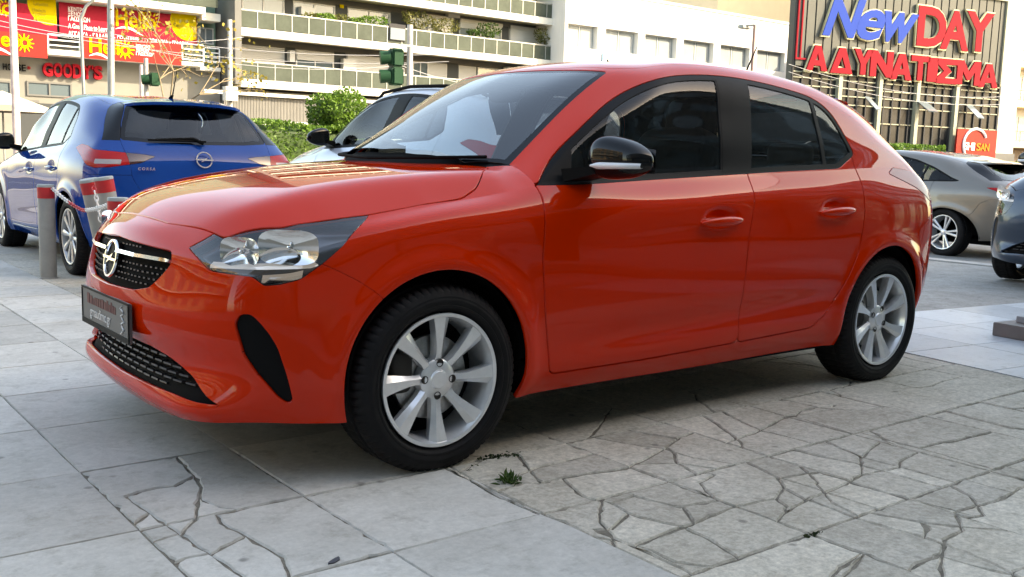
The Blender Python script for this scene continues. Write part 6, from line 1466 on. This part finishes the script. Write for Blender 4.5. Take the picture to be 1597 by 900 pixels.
def warp_mpv(V): V = V.copy(); V[:, 1] *= 1.0; V[:, 2] = V[:, 2]*1.13; return V
MPV = dict(lamp=round_poly([(.72, .70), (.90, .735), (1.12, .745), (1.14, .66), (1.08, .57), (.90, .545), (.76, .57), (.70, .63)], .03, 4), grille=round_poly(mir0([(0, .70), (.3, .69), (.3, .66), (0, .66)]), .01, 3))
cm_ = onz(1574, 435); mpv = make_car('minivan_car', 'mp', (cm_[0]-.66, cm_[1]-.80, 0), R(4), M['navy'], q=.6, aerial=False, warp=warp_mpv, outl=MPV, style='alloy5', emblem=False, full=False, zwheel=.298)
tag(mpv, 'dark blue-grey minivan with a tall headlamp cut by the right edge', 'car')

# ------------------------------------------------------------------ planting
def bush(name, label, cat, loc, hs, n, m, size, stem=True, group=None, seed=1, shape='ell', inner=.55):
    rg = np.random.RandomState(seed); o = empty(name, (loc[0], loc[1], 0 if stem else loc[2])); tag(o, label, cat, group)
    lob = rg.normal(size=(9, 3)); lob /= np.linalg.norm(lob, axis=1, keepdims=True)
    def gen(r_):
        if shape == 'box':
            p = r_.uniform(-1, 1, 3); k = r_.randint(3)
            if r_.uniform() < .75: p[k] = math.copysign(1-abs(r_.normal(0, .06)), p[k])
            if k == 2 and p[2] < 0: p[2] = abs(p[2])
            return p*np.array(hs)+np.array([0, 0, .06*math.sin(p[0]*9)*hs[2]])
        d = r_.normal(size=3); d /= np.linalg.norm(d); b = 1+.22*max(0, (lob@d).max()-.6)/.4-.12*math.sin(5*d[0]+3*d[2]); return d*np.array(hs)*b*(inner+(1-inner)*r_.uniform()**.5)
    V, F = leaf_cloud(n, gen, size, rg, .0, .55); V[:, 2] += loc[2] if stem else 0
    obj('foliage', mesh_np('foliage', V, F, smooth=False), m, o)
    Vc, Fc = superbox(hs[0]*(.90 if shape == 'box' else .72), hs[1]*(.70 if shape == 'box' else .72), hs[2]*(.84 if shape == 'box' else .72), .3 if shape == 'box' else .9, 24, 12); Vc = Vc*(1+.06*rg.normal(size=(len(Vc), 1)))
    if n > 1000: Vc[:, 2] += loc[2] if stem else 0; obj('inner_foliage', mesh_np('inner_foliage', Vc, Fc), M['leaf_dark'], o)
    if stem:
        b = MB(); b.tube([(0, 0, -.02), (.02, .01, loc[2]*.6), (0, 0, loc[2])], [.05, .04, .02], 8)
        for k in range(5): a = k*1.3; b.tube([(0, 0, loc[2]*.5), (math.cos(a)*hs[0]*.5, math.sin(a)*hs[1]*.5, loc[2]+hs[2]*.3)], [.025, .008], 6)
        b.build('trunk', M['bark'], o, True)
    return o
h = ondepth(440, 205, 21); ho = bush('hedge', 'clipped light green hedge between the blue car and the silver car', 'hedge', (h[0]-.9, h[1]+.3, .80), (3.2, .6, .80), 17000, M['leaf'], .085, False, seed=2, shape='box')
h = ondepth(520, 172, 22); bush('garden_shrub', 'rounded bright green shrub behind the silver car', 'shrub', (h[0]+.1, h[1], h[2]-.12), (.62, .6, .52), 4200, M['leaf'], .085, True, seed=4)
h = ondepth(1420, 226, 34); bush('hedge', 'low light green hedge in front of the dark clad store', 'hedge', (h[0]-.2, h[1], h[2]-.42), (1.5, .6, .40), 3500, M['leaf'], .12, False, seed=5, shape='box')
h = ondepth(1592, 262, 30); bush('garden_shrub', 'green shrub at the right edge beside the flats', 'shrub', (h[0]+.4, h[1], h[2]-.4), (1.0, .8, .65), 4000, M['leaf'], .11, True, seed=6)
# balcony plants
zr = slabs[1][1]
for i, (x0, y0, x1, y1, m_, sd_) in enumerate(((474, 20, 492, 33, 'leaf_olive', 1), (492, 20, 520, 34, 'leaf', 2), (523, 22, 541, 36, 'leaf_olive', 3), (545, 27, 562, 39, 'leaf', 4), (563, 24, 603, 43, 'leaf', 5), (628, 16, 667, 44, 'leaf_olive', 6), (675, 28, 712, 54, 'leaf_olive', 7), (732, 45, 747, 56, 'leaf_dark', 8), (748, 36, 776, 60, 'leaf_dark', 9), (838, 45, 862, 69, 'leaf_olive', 10))):
    a, b, z0, z1 = Bf.rect(x0, y0, x1, y1, 1.2); P = Bf.o+Bf.t*(a+b)/2+Bf.n*1.15; hz = (z1-z0)/2
    lab = ['small olive potted plant, first on the upper balcony from the left', 'low spreading green plant, second on the upper balcony from the left', 'thin olive plant beside the wall lamp on the upper balcony', 'small pale green plant left of the wide balcony bush', 'wide trailing green bush left of the white balcony sign', 'tall olive shrub just above the traffic light pole', 'round olive shrub right of the traffic light pole', 'sparse little plant left of the dark balcony bush', 'dark round bush in the middle of the right balcony', 'olive bush in a planter at the right end of the balcony'][i]
    o = bush('balcony_plant', lab, 'plant', (P[0], P[1], z0+hz), ((b-a)/2*1.08, .42, hz*1.12), 420 if (x1-x0) > 20 else 220, M[m_], .17, False, 'plants along the upper balcony', 20+sd_)
    pb = MB(); pb.lathe([(.0, -hz-.75), (.20, -hz-.75), (.26, -hz-.30), (.0, -hz-.29)], 14); pb.build('plant_pot', M['flute_grey'], o, True)
    pb = MB(); pb.tube([(0, 0, -hz-.35), (.02, 0, -hz*.2)], [.05, .03], 6); pb.build('stem', M['bark'], o, True)

# ------------------------------------------------------------------ street poles
def pole(name, label, cat, px, yb, yt, dep, r_, m, base=None, lean=0):
    a = ondepth(px, yb, dep); t = ondepth(px+lean, yt, dep); o = empty(name, (a[0], a[1], 0)); tag(o, label, cat)
    MB().tube([(0, 0, -.02), (0, 0, 1.2), (t[0]-a[0], t[1]-a[1], t[2])], [r_*1.05, r_, r_*.9], 14).build('pole', m, o, True); return o, a, t
o, a, t = pole('street_pole', 'thick grey steel pole in front of the red banners', 'pole', 172, 130, -60, 24, .085, M['pole_grey'])
o, a, t = pole('street_light', 'thin grey street light pole curving to the right at its top', 'street light', 131, 130, 30, 27, .045, M['pole_grey'], lean=-5)
k_ = ondepth(150, -4, 27)-a; k1 = ondepth(134, 10, 27)-a; tt = t-a; MB().tube([(tt[0], tt[1], t[2]), (k1[0], k1[1], k1[2]+a[2]), (k_[0], k_[1], k_[2]+a[2])], [.043, .04, .035], 10).build('arm', M['pole_grey'], o, True)
o, a, t = pole('palm_trunk', 'slender pinkish white trunk at the left edge', 'trunk', 25.5, 193, -20, 20, .075, mat('pale_trunk', (.62, .50, .46), .9, var=.25, vscale=6), lean=-7)
o, a, t = pole('signal_pole', 'short pale pole with a green traffic light behind the blue roof', 'traffic light', 227.5, 131, 91, 26, .06, M['pole_pale'])
def signal(par, off, m=M['signal_green'], two=True):
    for k in range(2 if two else 1):
        z = off[2]-k*.35; MB().box(off[0]-.12, off[0]+.13, off[1]-.12, off[1]+.12, z-.17, z+.17).build('signal_head', m, par, bevel=.03)
        MB().tube([(off[0]-.10, off[1]+.02, z), (off[0]-.28, off[1]+.10, z-.02)], [.12, .13], 16).build('signal_hood', m, par, True)
h_ = ondepth(240, 124, 26)-np.array([a[0], a[1], 0]); signal(o, h_, two=False)
o, a, t = pole('street_pole', 'short pinkish post beside the green traffic light', 'pole', 220, 132, 101, 26.4, .05, mat('pink_post', (.58, .48, .46), .8))
o, a, t = pole('signal_pole', 'pale pole carrying a green traffic light seen from behind', 'traffic light', 639.5, 133, 39, 19, .062, M['pole_pale'])
h_ = ondepth(617, 90, 19)-np.array([a[0], a[1], 0]); signal(o, h_); MB().box(h_[0]-.05, .02, -.02, .02, h_[2]+.20, h_[2]+.24).build('bracket', M['pole_grey'], o); MB().box(h_[0]-.05, .02, -.02, .02, h_[2]-.64, h_[2]-.60).build('bracket', M['pole_grey'], o)
o, a, t = pole('street_pole', 'thin post with a pale meter box beside the apartment block', 'pole', 358.5, 153, 31, 45, .11, M['pole_pale']); z_ = ondepth(358, 145, 45)[2]; MB().box(-.28, .28, -.25, .15, z_-.35, z_+.28).build('meter_box', M['slab_white'], o)
o, a, t = pole('street_light', 'street light with a short arm in front of the white office block', 'street light', 1172, 110, 39, 34, .055, mat('rusty_pole', (.26, .17, .14), .7), lean=5)
e_ = ondepth(1156, 40, 34)-np.array([a[0], a[1], 0]); tt = t-a; MB().tube([(tt[0], tt[1], t[2]), (e_[0], e_[1], e_[2])], .035, 8).build('arm', M['pole_grey'], o, True); MB().box(e_[0]-.05, e_[0]+.45, e_[1]-.12, e_[1]+.12, e_[2]-.09, e_[2]+.03).build('lamp_head', M['pole_grey'], o, bevel=.02)
# little street tree with a few yellow leaves
ta = ondepth(262, 130, 25); o = empty('street_tree', (ta[0], ta[1], 0)); tag(o, 'nearly bare street tree with sparse yellow leaves before the shop', 'tree'); rg = np.random.RandomState(9); b = MB(); tips = []
def grow(p, d, l, r_, k):
    q = p+d*l; b.tube([p, (p+q)/2+rg.normal(0, .03, 3), q], [r_, r_*.85, r_*.7], 6, False)
    if k == 0: tips.append(q); return
    for _ in range(3 if k > 1 else 2): dd = d+rg.normal(0, .55, 3); dd[2] = dd[2]*.6+.10; dd /= np.linalg.norm(dd); grow(q, dd, l*rg.uniform(.6, .85), r_*.62, k-1)
grow(np.array([0, 0, -.02]), np.array([0, 0, 1.]), 1.75, .04, 4); b.build('trunk', mat('pale_bark', (.26, .20, .12), .9), o, True)
V, F = leaf_cloud(420, lambda r_: tips[r_.randint(len(tips))]+r_.normal(0, .16, 3), .11, rg, 0, .7); obj('crown', mesh_np('crown', V, F, smooth=False), M['leaf_yellow'], o)
# overhead wires
for i, (xa_, ya_, xb_, yb_, dp_) in enumerate(((-40, 14, 700, 84, 30), (-40, 33, 700, 96, 31), (-40, 22, 380, 58, 33), (150, 58, 640, 100, 30), (600, 92, 900, 128, 29), (1230, 100, 1600, 148, 36), (1230, 112, 1600, 160, 36))):
    P, Q = ondepth(xa_, ya_, dp_), ondepth(xb_, yb_, dp_+6); w = MB(); w.tube([P+(Q-P)*k/12-np.array([0, 0, .5*4*(k/12)*(1-k/12)]) for k in range(13)], .011, 5)
    o = w.build('overhead_wire', mat('wire_grey', (.40, .40, .40), .5) if i == 0 else bpy.data.materials['wire_grey'], None, True); tag(o, ['topmost thin overhead wire crossing the red banners', 'second thin overhead wire crossing the red banners', 'thin wire crossing only the left banners', 'thin wire running to the green traffic light', 'thin wire right of the green traffic light', 'upper thin wire below the red letters at right', 'lower thin wire below the red letters at right'][i], 'wire', 'overhead wires')
# cafe parasol at the left edge
pu = ondepth(4, 165, 30); o = empty('cafe_parasol', (pu[0], pu[1], 0)); tag(o, 'beige cafe parasol at the left edge before the burger shop', 'parasol'); b = MB(); n = 8; hz = pu[2]
V = [(0, 0, hz+.45)]+[(1.3*math.cos(2*math.pi*k/n), 1.3*math.sin(2*math.pi*k/n), hz) for k in range(n)]+[(1.3*math.cos(2*math.pi*k/n), 1.3*math.sin(2*math.pi*k/n), hz-.18) for k in range(n)]
b.add(V, [(0, 1+k, 1+(k+1) % n) for k in range(n)]+[(1+k, 1+n+k, 1+n+(k+1) % n, 1+(k+1) % n) for k in range(n)]).build('canopy', mat('beige_canvas', (.50, .44, .34), .9), o); MB().tube([(0, 0, -.02), (0, 0, hz+.4)], .03, 8).build('pole', M['pole_grey'], o)
